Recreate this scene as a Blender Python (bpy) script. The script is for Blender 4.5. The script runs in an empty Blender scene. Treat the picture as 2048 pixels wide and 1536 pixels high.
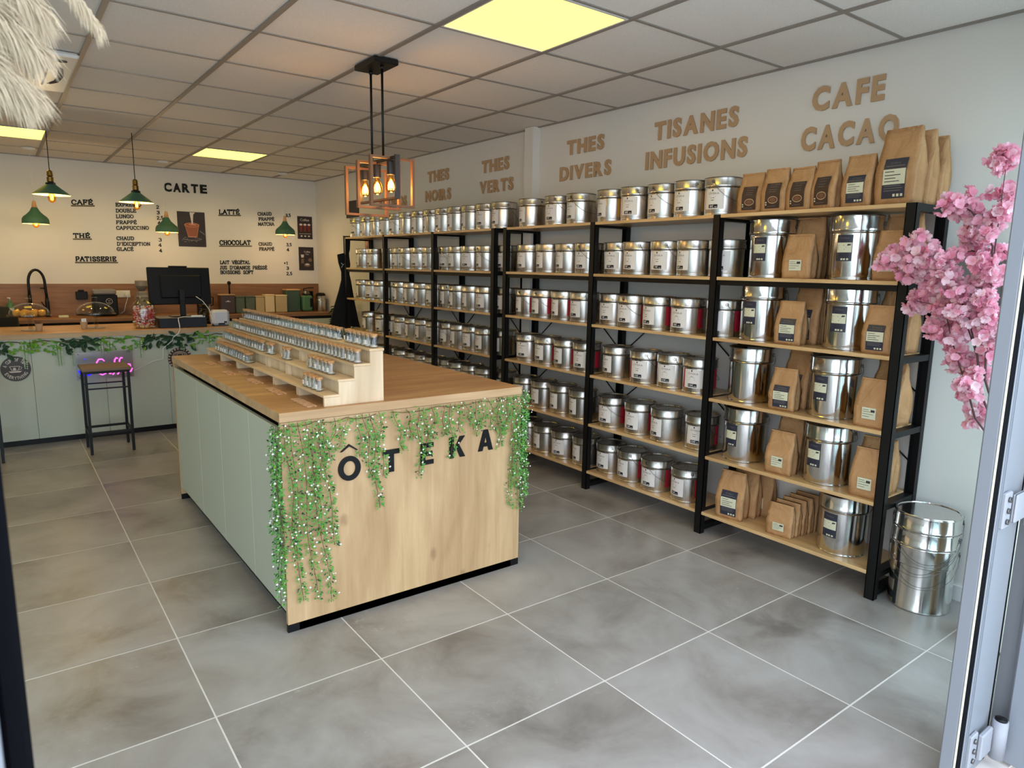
import bpy, bmesh, math, random
from mathutils import Vector, Matrix
random.seed(7)
S = bpy.context.scene
COL = S.collection
PI = math.pi
# ------------------------------------------------------------------ camera
R_ = Vector((0.8016131, -0.5976149, 0.0165189)); U_ = Vector((0.0867512, 0.1436136, 0.9858242)); D_ = Vector((0.5915156, 0.7888166, -0.1669663))
cam = bpy.data.cameras.new('camera'); camo = bpy.data.objects.new('camera', cam); COL.objects.link(camo)
cam.sensor_width = 36.0; cam.lens = 1373.78 / 2048 * 36.0; cam.clip_start = 0.05; cam.clip_end = 200
M4 = Matrix(((R_.x, U_.x, -D_.x, -0.45932), (R_.y, U_.y, -D_.y, -2.78810), (R_.z, U_.z, -D_.z, 1.5), (0, 0, 0, 1)))
camo.matrix_world = M4
S.camera = camo
cam.dof.use_dof = True; cam.dof.focus_distance = 3.9; cam.dof.aperture_fstop = 8.0
S.view_settings.view_transform = 'Standard'; S.view_settings.look = 'None'
S.view_settings.gamma = 1.0; S.view_settings.use_curve_mapping = False
S.view_settings.exposure = 0.0
S.cycles.max_bounces = 8; S.cycles.transparent_max_bounces = 16
S.cycles.caustics_reflective = False; S.cycles.caustics_refractive = False
# ------------------------------------------------------------------ world: bright overcast sky
W = bpy.data.worlds.new('sky'); S.world = W; W.use_nodes = True
nt = W.node_tree; bg = nt.nodes['Background']
tc = nt.nodes.new('ShaderNodeTexCoord'); sp = nt.nodes.new('ShaderNodeSeparateXYZ'); rp = nt.nodes.new('ShaderNodeValToRGB')
nt.links.new(tc.outputs['Generated'], sp.inputs[0]); nt.links.new(sp.outputs['Z'], rp.inputs[0]); nt.links.new(rp.outputs[0], bg.inputs['Color'])
rp.color_ramp.elements[0].position = 0.0; rp.color_ramp.elements[0].color = (0.84, 0.91, 1.0, 1)
rp.color_ramp.elements[1].position = 0.8; rp.color_ramp.elements[1].color = (0.70, 0.81, 1.0, 1)
bg.inputs['Strength'].default_value = 4.8

def portal(name, loc, rot, sx, sy):
    l = bpy.data.lights.new(name, 'AREA'); l.shape = 'RECTANGLE'; l.size = sx; l.size_y = sy
    l.cycles.is_portal = True
    o = bpy.data.objects.new(name, l); COL.objects.link(o); o.location = loc; o.rotation_euler = rot
portal('sky_portal', (-0.73, -2.16, 1.22), (-PI / 2, 0, PI), 7.5, 2.4)

# ------------------------------------------------------------------ helpers
def lin(c):
    return tuple(((v / 255) / 12.92 if v / 255 <= 0.04045 else ((v / 255 + 0.055) / 1.055) ** 2.4) for v in c) + (1,)
MATS = {}
def mat(name, rgb, rough=0.5, metal=0.0, **k):
    m = bpy.data.materials.new(name); m.use_nodes = True
    b = m.node_tree.nodes['Principled BSDF']
    b.inputs['Base Color'].default_value = lin(rgb); b.inputs['Roughness'].default_value = rough; b.inputs['Metallic'].default_value = metal
    if 'emit' in k:
        b.inputs['Emission Color'].default_value = lin(k['emit']); b.inputs['Emission Strength'].default_value = k.get('es', 1)
    if 'coat' in k: b.inputs['Coat Weight'].default_value = k['coat']; b.inputs['Coat Roughness'].default_value = 0.1
    if 'spec' in k: b.inputs['Specular IOR Level'].default_value = k['spec']
    MATS[name] = m
    return m
def nodes(m): return m.node_tree.nodes, m.node_tree.links, m.node_tree.nodes['Principled BSDF']
def noise_tex(N, L, scale, detail=4, rough=0.6, vec=None, dist=0.0):
    n = N.new('ShaderNodeTexNoise'); n.inputs['Scale'].default_value = scale; n.inputs['Detail'].default_value = detail
    n.inputs['Roughness'].default_value = rough; n.inputs['Distortion'].default_value = dist
    if vec is not None: L.new(vec, n.inputs['Vector'])
    return n
def ramp(N, L, fac, stops):
    r = N.new('ShaderNodeValToRGB'); e = r.color_ramp.elements
    while len(e) < len(stops): e.new(0.5)
    for i, (p, c) in enumerate(stops): e[i].position = p; e[i].color = c if len(c) == 4 else lin(c)
    L.new(fac, r.inputs[0]); return r
def coords(N, L, sc=(1, 1, 1), rnd=0.0):
    t = N.new('ShaderNodeTexCoord'); mp = N.new('ShaderNodeMapping'); mp.inputs['Scale'].default_value = sc
    L.new(t.outputs['Object'], mp.inputs['Vector'])
    if rnd:
        oi = N.new('ShaderNodeObjectInfo'); ml = N.new('ShaderNodeMath'); ml.operation = 'MULTIPLY'; ml.inputs[1].default_value = rnd
        L.new(oi.outputs['Random'], ml.inputs[0]); cb = N.new('ShaderNodeCombineXYZ')
        for i in range(3): L.new(ml.outputs[0], cb.inputs[i])
        L.new(cb.outputs[0], mp.inputs['Location'])
    return mp.outputs['Vector']
def bump(N, L, b, h, s=0.1, d=0.01):
    n = N.new('ShaderNodeBump'); n.inputs['Strength'].default_value = s; n.inputs['Distance'].default_value = d
    L.new(h, n.inputs['Height']); L.new(n.outputs[0], b.inputs['Normal'])
def wood(name, c1, c2, c3, axis, rough=0.5, knots=None, sc=1.0, rnd=3.0):
    m = mat(name, c2, rough); N, L, b = nodes(m)
    s = [22 * sc, 22 * sc, 22 * sc]; s[axis] = 1.6 * sc
    v = coords(N, L, tuple(s), rnd)
    n = noise_tex(N, L, 1.0, 6, 0.65, v, 0.4)
    r = ramp(N, L, n.outputs[0], [(0.25, c1), (0.5, c2), (0.75, c3)])
    out = r.outputs[0]
    s2 = [3.0, 3.0, 3.0]; s2[axis] = 0.8
    v2 = coords(N, L, tuple(s2), rnd); n2 = noise_tex(N, L, 1.0, 3, 0.5, v2, 1.5)
    r2 = ramp(N, L, n2.outputs[0], [(0.3, (215, 205, 195)), (0.6, (255, 255, 255))])
    mx = N.new('ShaderNodeMixRGB'); mx.blend_type = 'MULTIPLY'; mx.inputs[0].default_value = 0.8
    L.new(out, mx.inputs[1]); L.new(r2.outputs[0], mx.inputs[2]); out = mx.outputs[0]
    if knots:
        s3 = [7.0, 7.0, 7.0]; s3[axis] = 4.0
        v3 = coords(N, L, tuple(s3), rnd); w = N.new('ShaderNodeTexVoronoi'); w.inputs['Scale'].default_value = 0.9; w.inputs['Randomness'].default_value = 1
        nd = noise_tex(N, L, 2.0, 3, 0.6, v3); ad = N.new('ShaderNodeMixRGB'); ad.blend_type = 'ADD'; ad.inputs[0].default_value = 0.25
        L.new(v3, ad.inputs[1]); L.new(nd.outputs['Color'], ad.inputs[2]); L.new(ad.outputs[0], w.inputs['Vector'])
        r3 = ramp(N, L, w.outputs['Distance'], [(0.0, knots), (0.05, knots), (0.13, (255, 255, 255))])
        mk = N.new('ShaderNodeMixRGB'); mk.blend_type = 'MULTIPLY'; mk.inputs[0].default_value = 0.4
        L.new(out, mk.inputs[1]); L.new(r3.outputs[0], mk.inputs[2]); out = mk.outputs[0]
    L.new(out, b.inputs['Base Color']); bump(N, L, b, n.outputs[0], 0.08, 0.002)
    return m
def glass(name, tint=(255, 255, 255), ior=1.45, extra=0.0, rough=0.02):
    m = bpy.data.materials.new(name); m.use_nodes = True; N = m.node_tree.nodes; L = m.node_tree.links; N.clear()
    o = N.new('ShaderNodeOutputMaterial'); t = N.new('ShaderNodeBsdfTransparent'); t.inputs[0].default_value = lin(tint)
    g = N.new('ShaderNodeBsdfGlossy'); g.inputs['Roughness'].default_value = rough
    f = N.new('ShaderNodeFresnel'); f.inputs[0].default_value = ior
    a = N.new('ShaderNodeMath'); a.operation = 'ADD'; a.inputs[1].default_value = extra; a.use_clamp = True
    x = N.new('ShaderNodeMixShader')
    ge = N.new('ShaderNodeNewGeometry'); iv = N.new('ShaderNodeMath'); iv.operation = 'SUBTRACT'; iv.inputs[0].default_value = 1; L.new(ge.outputs['Backfacing'], iv.inputs[1]); mu = N.new('ShaderNodeMath'); mu.operation = 'MULTIPLY'
    L.new(f.outputs[0], a.inputs[0]); L.new(a.outputs[0], mu.inputs[0]); L.new(iv.outputs[0], mu.inputs[1]); L.new(mu.outputs[0], x.inputs[0]); L.new(t.outputs[0], x.inputs[1]); L.new(g.outputs[0], x.inputs[2]); L.new(x.outputs[0], o.inputs[0])
    MATS[name] = m; return m

# materials
wall_m = mat('wall_paint', (224, 220, 213), 0.75)
N, L, b = nodes(wall_m); v = coords(N, L); n = noise_tex(N, L, 160, 2, 0.5, v); bump(N, L, b, n.outputs[0], 0.05, 0.002)
ceil_m = mat('ceiling_tile', (208, 202, 196), 0.9)
N, L, b = nodes(ceil_m); v = coords(N, L, rnd=5.0); n = noise_tex(N, L, 120, 3, 0.7, v)
r = ramp(N, L, n.outputs[0], [(0.3, (226, 221, 214)), (0.7, (238, 233, 227))]); L.new(r.outputs[0], b.inputs['Base Color']); bump(N, L, b, n.outputs[0], 0.15, 0.002)
bar_m = mat('ceiling_runner', (150, 142, 134), 0.5, 0.2)
white_m = mat('white_plastic', (226, 226, 224), 0.35)
black_m = mat('black_metal', (13, 13, 14), 0.45, spec=0.3)
blackp_m = mat('black_plastic', (9, 9, 11), 0.45, spec=0.25)
darkcloth_m = mat('black_cloth', (14, 14, 17), 0.9)
slot_m = mat('dark_slot', (20, 18, 17), 0.8)
floor_m = mat('floor_tile', (140, 136, 131), 0.3)
N, L, b = nodes(floor_m)
v = coords(N, L, (1, 1, 1), 37.0)
n1 = noise_tex(N, L, 2.2, 7, 0.62, v, 0.5); n2 = noise_tex(N, L, 45, 6, 0.75, v, 0.2); n3 = noise_tex(N, L, 1.7, 3, 0.5, coords(N, L, (0.6, 1.6, 1), 91.0), 1.0)
r1 = ramp(N, L, n1.outputs[0], [(0.30, (118, 111, 105)), (0.43, (146, 140, 134)), (0.57, (161, 156, 151)), (0.74, (175, 171, 167))])
r2 = ramp(N, L, n2.outputs[0], [(0.58, (0, 0, 0)), (0.70, (255, 255, 255))])
r3 = ramp(N, L, n3.outputs[0], [(0.55, (0, 0, 0)), (0.72, (255, 255, 255))])
mm = N.new('ShaderNodeMath'); mm.operation = 'MULTIPLY'; L.new(r2.outputs[0], mm.inputs[0]); L.new(r3.outputs[0], mm.inputs[1])
mq = N.new('ShaderNodeMath'); mq.operation = 'MULTIPLY'; L.new(mm.outputs[0], mq.inputs[0]); mq.inputs[1].default_value = 0.55
mx = N.new('ShaderNodeMixRGB'); L.new(mq.outputs[0], mx.inputs[0]); L.new(r1.outputs[0], mx.inputs[1]); mx.inputs[2].default_value = lin((214, 212, 208))
L.new(mx.outputs[0], b.inputs['Base Color'])
rr = ramp(N, L, n1.outputs[0], [(0.3, (0.30, 0.30, 0.30, 1)), (0.8, (0.40, 0.40, 0.40, 1))]); L.new(rr.outputs[0], b.inputs['Roughness'])
grout_m = mat('grout', (222, 216, 208), 0.8)
oak_top = wood('oak_worktop', (158, 116, 76), (186, 141, 97), (204, 162, 116), 0, 0.42, sc=1.0)
oak_topy = wood('oak_worktop_long', (158, 116, 76), (186, 141, 97), (204, 162, 116), 1, 0.42, sc=1.0)
oak_edge = wood('oak_edge', (186, 150, 108), (204, 168, 126), (216, 182, 140), 0, 0.5)
oak_panel = wood('oak_panel', (180, 146, 104), (198, 165, 122), (212, 180, 138), 2, 0.5, knots=(150, 108, 70), sc=0.8)
shelf_m = wood('shelf_board', (198, 158, 106), (220, 182, 130), (233, 202, 154), 1, 0.32, sc=1.0, rnd=9.0)
pine_m = wood('pine', (218, 186, 146), (230, 202, 164), (238, 214, 180), 1, 0.6, sc=1.0)
pinez_m = wood('pine_upright', (218, 190, 154), (230, 206, 172), (238, 218, 188), 2, 0.6, sc=1.0)
splash_m = wood('backsplash_wood', (120, 82, 54), (144, 102, 70), (164, 120, 84), 0, 0.5)
mat('word_wood', (196, 150, 108), .7)
letterwood_m = mat('letter_wood', (186, 152, 116), 0.7)
stoolwood_m = wood('stool_wood', (92, 72, 54), (118, 94, 70), (140, 116, 90), 0, 0.5)
sage_m = mat('sage_laminate', (190, 193, 176), 0.5)
seam_m = mat('seam_edge', (205, 205, 190), 0.6)
def brushed(name, c, r0, r1, var=30):
    m = mat(name, c, r0, 1.0); N, L, b = nodes(m)
    v = coords(N, L, (60, 60, 2), 7.0); n = noise_tex(N, L, 1.0, 3, 0.6, v)
    r = ramp(N, L, n.outputs[0], [(0.3, (r0, r0, r0, 1)), (0.7, (r1, r1, r1, 1))]); L.new(r.outputs[0], b.inputs['Roughness'])
    rc = ramp(N, L, n.outputs[0], [(0.3, tuple(max(0, x - var) for x in c)), (0.7, c)]); L.new(rc.outputs[0], b.inputs['Base Color'])
    return m
tin_m = brushed('tin_metal', (212, 208, 202), 0.24, 0.36, 14)
chrome_m = brushed('bright_tin', (222, 220, 216), 0.10, 0.18, 12)
tindark_m = mat('tin_seam', (96, 92, 88), 0.35, 1.0)
wire_m = mat('wire_steel', (110, 108, 106), 0.35, 1.0)
label_m = mat('label_paper', (226, 220, 216), 0.55)
ink_m = mat('label_ink', (110, 104, 104), 0.6)
inkd_m = mat('label_ink_dark', (50, 46, 48), 0.6)
tag_m = mat('price_tag', (20, 20, 24), 0.4)
chalk_m = mat('price_white', (232, 232, 232), 0.6)
red_m = mat('red_patch', (168, 34, 50), 0.4)
orange_m = mat('orange_patch', (196, 140, 70), 0.4)
navy_m = mat('navy_label', (44, 46, 62), 0.4)
brownl_m = mat('brown_label', (62, 42, 36), 0.4)
cream_m = mat('cream_paper', (214, 212, 184), 0.6)
kraft_m = mat('kraft_paper', (182, 138, 92), 0.7)
N, L, b = nodes(kraft_m); v = coords(N, L, (1, 1, 1), 11.0); n = noise_tex(N, L, 9, 5, 0.6, v, 0.6)
r = ramp(N, L, n.outputs[0], [(0.3, (170, 126, 82)), (0.6, (188, 144, 98)), (0.8, (198, 156, 110))]); L.new(r.outputs[0], b.inputs['Base Color']); bump(N, L, b, n.outputs[0], 0.9, 0.02)
jar_m = glass('jar_glass', (244, 248, 250), 1.5, 0.06, 0.12)
sample_m = mat('tea_sample', (196, 186, 170), 0.8)
dome_m = glass('dome_glass', (240, 240, 238), 1.5, 0.04)
pane_m = glass('window_glass', (240, 250, 250), 1.45, 0.0)
acry_m = glass('acrylic_sheet', (214, 214, 220), 1.5, 0.22, 0.25)
amber_m = glass('amber_glass', (255, 214, 140), 1.5, 0.03)
cork_m = mat('cork', (198, 148, 96), 0.85)
N, L, b = nodes(cork_m); v = coords(N, L, (1, 1, 1), 3.0); n = noise_tex(N, L, 260, 3, 0.6, v)
r = ramp(N, L, n.outputs[0], [(0.35, (150, 104, 62)), (0.6, (206, 156, 104))]); L.new(r.outputs[0], b.inputs['Base Color'])
copper_m = mat('copper_wood', (118, 80, 58), 0.5, 0.1)
gun_m = mat('gunmetal', (62, 58, 62), 0.4, 0.6)
green_m = mat('green_enamel', (62, 104, 86), 0.6)
brass_m = mat('brass', (128, 100, 52), 0.35, 1.0)
beech_m = mat('beech', (214, 160, 110), 0.6)
inner_m = mat('shade_inner', (236, 214, 160), 0.6)
leaf_m = mat('leaf_green', (96, 160, 72), 0.55); leafd_m = mat('leaf_dark', (30, 66, 40), 0.45); leafy_m = mat('leaf_yellowgreen', (112, 160, 50), 0.5)
leafs_m = mat('leaf_sage', (180, 196, 170), 0.6); stem_m = mat('stem_brown', (92, 74, 44), 0.7); flower_m = mat('white_flower', (240, 240, 232), 0.6)
for m_ in (leaf_m, leafd_m, leafy_m): pass
pinks = [mat('blossom_pink', (255, 196, 214), 0.7), mat('blossom_pale', (255, 222, 230), 0.7), mat('blossom_deep', (248, 172, 196), 0.7)]
for p_ in pinks:
    N, L, b = nodes(p_); o_ = [n for n in N if n.type == 'OUTPUT_MATERIAL'][0]; tr = N.new('ShaderNodeBsdfTranslucent'); tr.inputs[0].default_value = b.inputs['Base Color'].default_value; xm = N.new('ShaderNodeMixShader'); xm.inputs[0].default_value = 0.35
    L.new(b.outputs[0], xm.inputs[1]); L.new(tr.outputs[0], xm.inputs[2]); L.new(xm.outputs[0], o_.inputs['Surface'])
branch_m = mat('branch_bark', (84, 58, 56), 0.8)
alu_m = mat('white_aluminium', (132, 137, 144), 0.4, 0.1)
mat('hinge_grey', (150, 152, 158), 0.45)
gasket_m = mat('rubber_gasket', (8, 9, 13), 0.8, spec=0.05)
pampas_m = mat('pampas_fluff', (196, 178, 150), 0.9)
vase_m = mat('stoneware', (214, 206, 192), 0.6)
cloth_pink = mat('neon_pink', (255, 90, 210), 0.4, emit=(255, 90, 210), es=2.2)
neon_blue = mat('neon_blue', (40, 30, 255), 0.4, emit=(30, 20, 255), es=2.4)
panel_m = mat('light_panel', (120, 116, 70), 0.6, emit=(255, 224, 74), es=5.6)
fil_m = mat('filament', (255, 220, 140), 0.5, emit=(255, 205, 110), es=22)
pave_m = mat('pavement', (205, 200, 192), 0.9)
gold_m = mat('sponge_cake', (220, 160, 60), 0.8)

class MB:
    def __init__(s): s.v = []; s.f = []; s.mi = []; s.mats = []; s.sm = []
    def m(s, name):
        mt = name if not isinstance(name, str) else MATS[name]
        if mt not in s.mats: s.mats.append(mt)
        return s.mats.index(mt)
    def add(s, vs, fs, m, smooth=False, M=None):
        i = s.m(m); b0 = len(s.v)
        for v in vs: s.v.append(tuple(M @ Vector(v)) if M is not None else tuple(v))
        for f in fs: s.f.append([b0 + k for k in f]); s.mi.append(i); s.sm.append(smooth)
    def box(s, a, b, m, M=None):
        x0, y0, z0 = a; x1, y1, z1 = b
        if x0 > x1: x0, x1 = x1, x0
        if y0 > y1: y0, y1 = y1, y0
        if z0 > z1: z0, z1 = z1, z0
        s.add([(x0, y0, z0), (x1, y0, z0), (x1, y1, z0), (x0, y1, z0), (x0, y0, z1), (x1, y0, z1), (x1, y1, z1), (x0, y1, z1)],
              [(0, 3, 2, 1), (4, 5, 6, 7), (0, 1, 5, 4), (1, 2, 6, 5), (2, 3, 7, 6), (3, 0, 4, 7)], m, False, M)
    def bbox(s, a, b, m, e=0.002, M=None):   # box with a small chamfer
        x0, y0, z0 = [min(p, q) for p, q in zip(a, b)]; x1, y1, z1 = [max(p, q) for p, q in zip(a, b)]
        bm = bmesh.new(); bmesh.ops.create_cube(bm, size=1)
        bmesh.ops.scale(bm, vec=(x1 - x0, y1 - y0, z1 - z0), verts=bm.verts); bmesh.ops.translate(bm, vec=((x0 + x1) / 2, (y0 + y1) / 2, (z0 + z1) / 2), verts=bm.verts)
        bmesh.ops.bevel(bm, geom=bm.edges[:], offset=e, segments=1, affect='EDGES')
        bm.verts.index_update()
        s.add([v.co[:] for v in bm.verts], [[v.index for v in f.verts] for f in bm.faces], m, False, M); bm.free()
    def lathe(s, prof, m, n=24, c=(0, 0, 0), smooth=True, M=None, cap=True):
        runs = [[prof[0]]]
        for k in range(1, len(prof)):
            runs[-1].append(prof[k])
            if k < len(prof) - 1:
                a = Vector((prof[k][0] - prof[k - 1][0], prof[k][1] - prof[k - 1][1])); b_ = Vector((prof[k + 1][0] - prof[k][0], prof[k + 1][1] - prof[k][1]))
                if a.length > 1e-9 and b_.length > 1e-9 and a.angle(b_) > 0.5: runs.append([prof[k]])
        im = s.m(m)
        for ri, run in enumerate(runs):
            vs = []; fs = []
            for (r, z) in run:
                for k in range(n):
                    a = 2 * PI * k / n; vs.append((c[0] + r * math.cos(a), c[1] + r * math.sin(a), c[2] + z))
            for j in range(len(run) - 1):
                for k in range(n):
                    k2 = (k + 1) % n; fs.append((j * n + k, j * n + k2, (j + 1) * n + k2, (j + 1) * n + k))
            i = len(s.v); s.add(vs, fs, m, smooth, M)
            if cap and ri == 0 and prof[0][0] > 1e-5: s.f.append([i + k for k in range(n)][::-1]); s.mi.append(im); s.sm.append(False)
            if cap and ri == len(runs) - 1 and prof[-1][0] > 1e-5: s.f.append([i + (len(run) - 1) * n + k for k in range(n)]); s.mi.append(im); s.sm.append(False)
    def tube(s, pts, r, m, n=6, closed=False, taper=None, caps=True):
        pts = [Vector(p) for p in pts]; N_ = len(pts); vs = []; fs = []
        prev = None
        for i, p in enumerate(pts):
            if closed: t = pts[(i + 1) % N_] - pts[i - 1]
            else: t = pts[min(i + 1, N_ - 1)] - pts[max(i - 1, 0)]
            t.normalize()
            if prev is None:
                a = Vector((0, 0, 1)) if abs(t.z) < 0.9 else Vector((1, 0, 0)); u = t.cross(a).normalized()
            else:
                u = (prev - t * prev.dot(t)); u = u.normalized() if u.length > 1e-6 else t.cross(Vector((0.3, 0.2, 1))).normalized()
            prev = u; w = t.cross(u); rr = r if taper is None else r * (1 + (taper - 1) * i / max(1, N_ - 1))
            for k in range(n):
                a = 2 * PI * k / n; vs.append(p + (u * math.cos(a) + w * math.sin(a)) * rr)
        for j in range(N_ if closed else N_ - 1):
            j2 = (j + 1) % N_
            for k in range(n):
                k2 = (k + 1) % n; fs.append((j * n + k, j * n + k2, j2 * n + k2, j2 * n + k))
        if not closed and caps: fs.append(list(range(n))[::-1]); fs.append([(N_ - 1) * n + k for k in range(n)])
        s.add(vs, fs, m, True)
    def prism(s, poly, y0, y1, m, plane='xz', M=None):  # poly in plane, extruded along the third axis
        n = len(poly)
        def mk(a, b, c): return {'xz': (a, c, b), 'yz': (c, a, b), 'xy': (a, b, c)}[plane]
        vs = [mk(a, b, y0) for a, b in poly] + [mk(a, b, y1) for a, b in poly]
        fs = [list(range(n)), [n + k for k in range(n)][::-1]] + [(k, (k + 1) % n, n + (k + 1) % n, n + k) for k in range(n)]
        s.add(vs, fs, m, False, M)
    def mesh(s, name):
        me = bpy.data.meshes.new(name); me.from_pydata(s.v, [], s.f)
        for mt in s.mats: me.materials.append(mt)
        me.polygons.foreach_set('material_index', s.mi); me.polygons.foreach_set('use_smooth', s.sm); me.update()
        return me
    def build(s, name, parent=None, loc=None, rz=None):
        return link(name, s.mesh(name), parent, loc, rz)
def link(name, me, parent=None, loc=None, rz=None):
    o = bpy.data.objects.new(name, me); COL.objects.link(o)
    if parent is not None: o.parent = parent
    if loc is not None: o.location = loc
    if rz is not None: o.rotation_euler = (0, 0, rz)
    return o
def tag(o, label=None, cat=None, group=None, kind=None):
    if label: o['label'] = label
    if cat: o['category'] = cat
    if group: o['group'] = group
    if kind: o['kind'] = kind
    return o
def empty(name, loc, label, cat, group=None, rz=0, kind=None):
    o = bpy.data.objects.new(name, None); COL.objects.link(o); o.location = loc; o.rotation_euler = (0, 0, rz); o.empty_display_size = 0.05
    return tag(o, label, cat, group, kind)
def struct(o): o['kind'] = 'structure'; return o
def stuff(o): o['kind'] = 'stuff'; return o
ORD = ['first', 'second', 'third', 'fourth', 'fifth', 'sixth', 'seventh', 'eighth', 'ninth', 'tenth', 'eleventh', 'twelfth', 'thirteenth', 'fourteenth', 'fifteenth', 'sixteenth',
       'seventeenth', 'eighteenth', 'nineteenth', 'twentieth', 'twenty-first', 'twenty-second', 'twenty-third', 'twenty-fourth', 'twenty-fifth', 'twenty-sixth', 'twenty-seventh', 'twenty-eighth',
       'twenty-ninth', 'thirtieth', 'thirty-first', 'thirty-second', 'thirty-third', 'thirty-fourth', 'thirty-fifth', 'thirty-sixth', 'thirty-seventh', 'thirty-eighth', 'thirty-ninth', 'fortieth',
       'forty-first', 'forty-second', 'forty-third', 'forty-fourth', 'forty-fifth', 'forty-sixth']
_tc = {}
def text_geo(txt, bold=0.0, depth=0.0):   # -> verts, faces normalised: x from 0, y from 0, baseline kept; returns also (w,h)
    key = (txt, bold, depth)
    if key in _tc: return _tc[key]
    cu = bpy.data.curves.new('t', 'FONT'); cu.body = txt; cu.size = 1.0; cu.offset = bold; cu.extrude = depth / 2; cu.resolution_u = 3
    o = bpy.data.objects.new('t', cu); COL.objects.link(o)
    dg = bpy.context.evaluated_depsgraph_get(); me = bpy.data.meshes.new_from_object(o.evaluated_get(dg))
    vs = [v.co[:] for v in me.vertices]; fs = [list(p.vertices) for p in me.polygons]
    bpy.data.objects.remove(o); bpy.data.curves.remove(cu); bpy.data.meshes.remove(me)
    x0 = min(v[0] for v in vs); y0 = min(v[1] for v in vs); x1 = max(v[0] for v in vs); y1 = max(v[1] for v in vs)
    vs = [(v[0] - x0, v[1] - y0, v[2]) for v in vs]
    _tc[key] = (vs, fs, x1 - x0, y1 - y0); return _tc[key]
def text_on(mb, txt, m, org, ux, uy, h, w=None, depth=0.0, bold=0.0):
    """flat text: org = lower left, ux/uy unit vectors, scaled to height h and width w"""
    vs, fs, W0, H0 = text_geo(txt, bold, 1.0 if depth else 0.0)
    sx = (w / W0) if w else h / H0; sy = h / H0
    org = Vector(org); ux = Vector(ux); uy = Vector(uy); nz = ux.cross(uy)
    mb.add([org + ux * (v[0] * sx) + uy * (v[1] * sy) + nz * (v[2] + 0.5) * depth if depth else org + ux * (v[0] * sx) + uy * (v[1] * sy) for v in vs], fs, m)
    return W0 * sx
# ================================================================== STRUCTURE
HC = 2.573; XR = 3.03; YB = 6.25; XL = -4.5; YF = -2.10
mb = MB(); mb.box((XL, YF - 0.1, -0.06), (XR, YB, -0.0008), 'grout'); floor = struct(mb.build('floor'))
T = 0.6062; mb = MB(); mb.bbox((-T / 2 + 0.0022, -T / 2 + 0.0022, -0.008), (T / 2 - 0.0022, T / 2 - 0.0022, 0), 'floor_tile', 0.0012); tile_me = mb.mesh('tile')
tb = MB()
def slab_piece(x0, x1, y0, y1):
    m_ = MB(); m_.bbox((x0 - (x0 + x1) / 2 + 0.0022, y0 - (y0 + y1) / 2 + 0.0022, -0.008), (x1 - (x0 + x1) / 2 - 0.0022, y1 - (y0 + y1) / 2 - 0.0022, 0), 'floor_tile', 0.0012); return m_.mesh('tile')
for i in range(-11, 4):
    for j in range(-3, 13):
        x0 = 1.8285 + i * T; y0 = -0.5417 + j * T; x1 = x0 + T; y1 = y0 + T
        a0, a1, b0_, b1 = max(x0, XL), min(x1, XR), max(y0, YF), min(y1, YB)
        if a1 - a0 < 0.02 or b1 - b0_ < 0.02: continue
        full = (a1 - a0 > T - 1e-4 and b1 - b0_ > T - 1e-4)
        link('tile', tile_me if full else slab_piece(a0, a1, b0_, b1), floor, ((a0 + a1) / 2, (b0_ + b1) / 2, 0))
mb = MB(); mb.box((-14, -26, -0.08), (16, YF - 0.1, -0.01), 'pavement'); struct(mb.build('ground'))

mb = MB(); mb.box((XR, YF - 0.1, 0), (XR + 0.15, YB + 0.15, HC + 0.1), 'wall_paint'); wall_right = struct(mb.build('wall_right'))
mb = MB(); mb.box((2.965, 1.56, 0), (XR, 1.665, HC), 'wall_paint'); struct(mb.build('pillar'))
mb = MB(); mb.box((XL, YB, 0), (XR, YB + 0.15, HC + 0.1), 'wall_paint'); wall_back = struct(mb.build('wall_back'))
mb = MB(); mb.box((XL - 0.15, YF - 0.1, 0), (XL, YB + 0.15, HC + 0.1), 'wall_paint'); struct(mb.build('wall_left'))
mb = MB(); mb.box((XR - 0.012, YF, 0), (XR, -0.0, 0.07), 'white_plastic'); struct(mb.build('baseboard_right'))
mb = MB(); mb.box((XR - 0.012, 0.0, 0), (XR, 1.56, 0.07), 'white_plastic'); struct(mb.build('baseboard_right'))

# ceiling: void above, T grid, tiles
mb = MB(); mb.box((XL, YF - 0.1, HC + 0.035), (XR, YB, HC + 0.08), 'wall_paint'); ceiling = struct(mb.build('ceiling'))
PX, PY = 0.6145, 0.615
cx = [0.017 + PX * i for i in range(-7, 6)]; cy = [0.097 + PY * j for j in range(-3, 10)]
cx = [c for c in cx if XL + 0.05 < c < XR - 0.05]; cy = [c for c in cy if YF + 0.05 < c < YB - 0.02]
for c in cx:
    m_ = MB(); m_.box((-0.012, YF, -0.004), (0.012, YB, 0.004), 'ceiling_runner'); m_.build('ceiling_runner', ceiling, (c, 0, HC))
for c in cy:
    m_ = MB(); m_.box((XL, -0.008, -0.001), (XR, 0.008, 0.005), 'ceiling_runner'); m_.build('ceiling_runner', ceiling, (0, c, HC))
for nm, a, b_ in (('edge_angle', (XR - 0.02, YF, HC - 0.004), (XR, YB, HC + 0.004)), ('edge_angle', (XL, YB - 0.02, HC - 0.004), (XR, YB, HC + 0.004))):
    m_ = MB(); m_.box(a, b_, 'ceiling_runner'); m_.build(nm, ceiling)
ex = [XL] + cx + [XR]; ey = [YF] + cy + [YB]
def near(a, l): return min(range(len(l)), key=lambda k: abs(l[k] - a))
lights = [(1.246, -0.518), (1.246, 4.402), (-0.597, 4.402), (-0.597, -0.518), (-1.83, 1.94), (-1.83, 4.402)]  # last three panels are unseen, added to brighten the room
lit = {(near(x, ex), near(y, ey)) for x, y in lights}
tmes = {}
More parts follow.
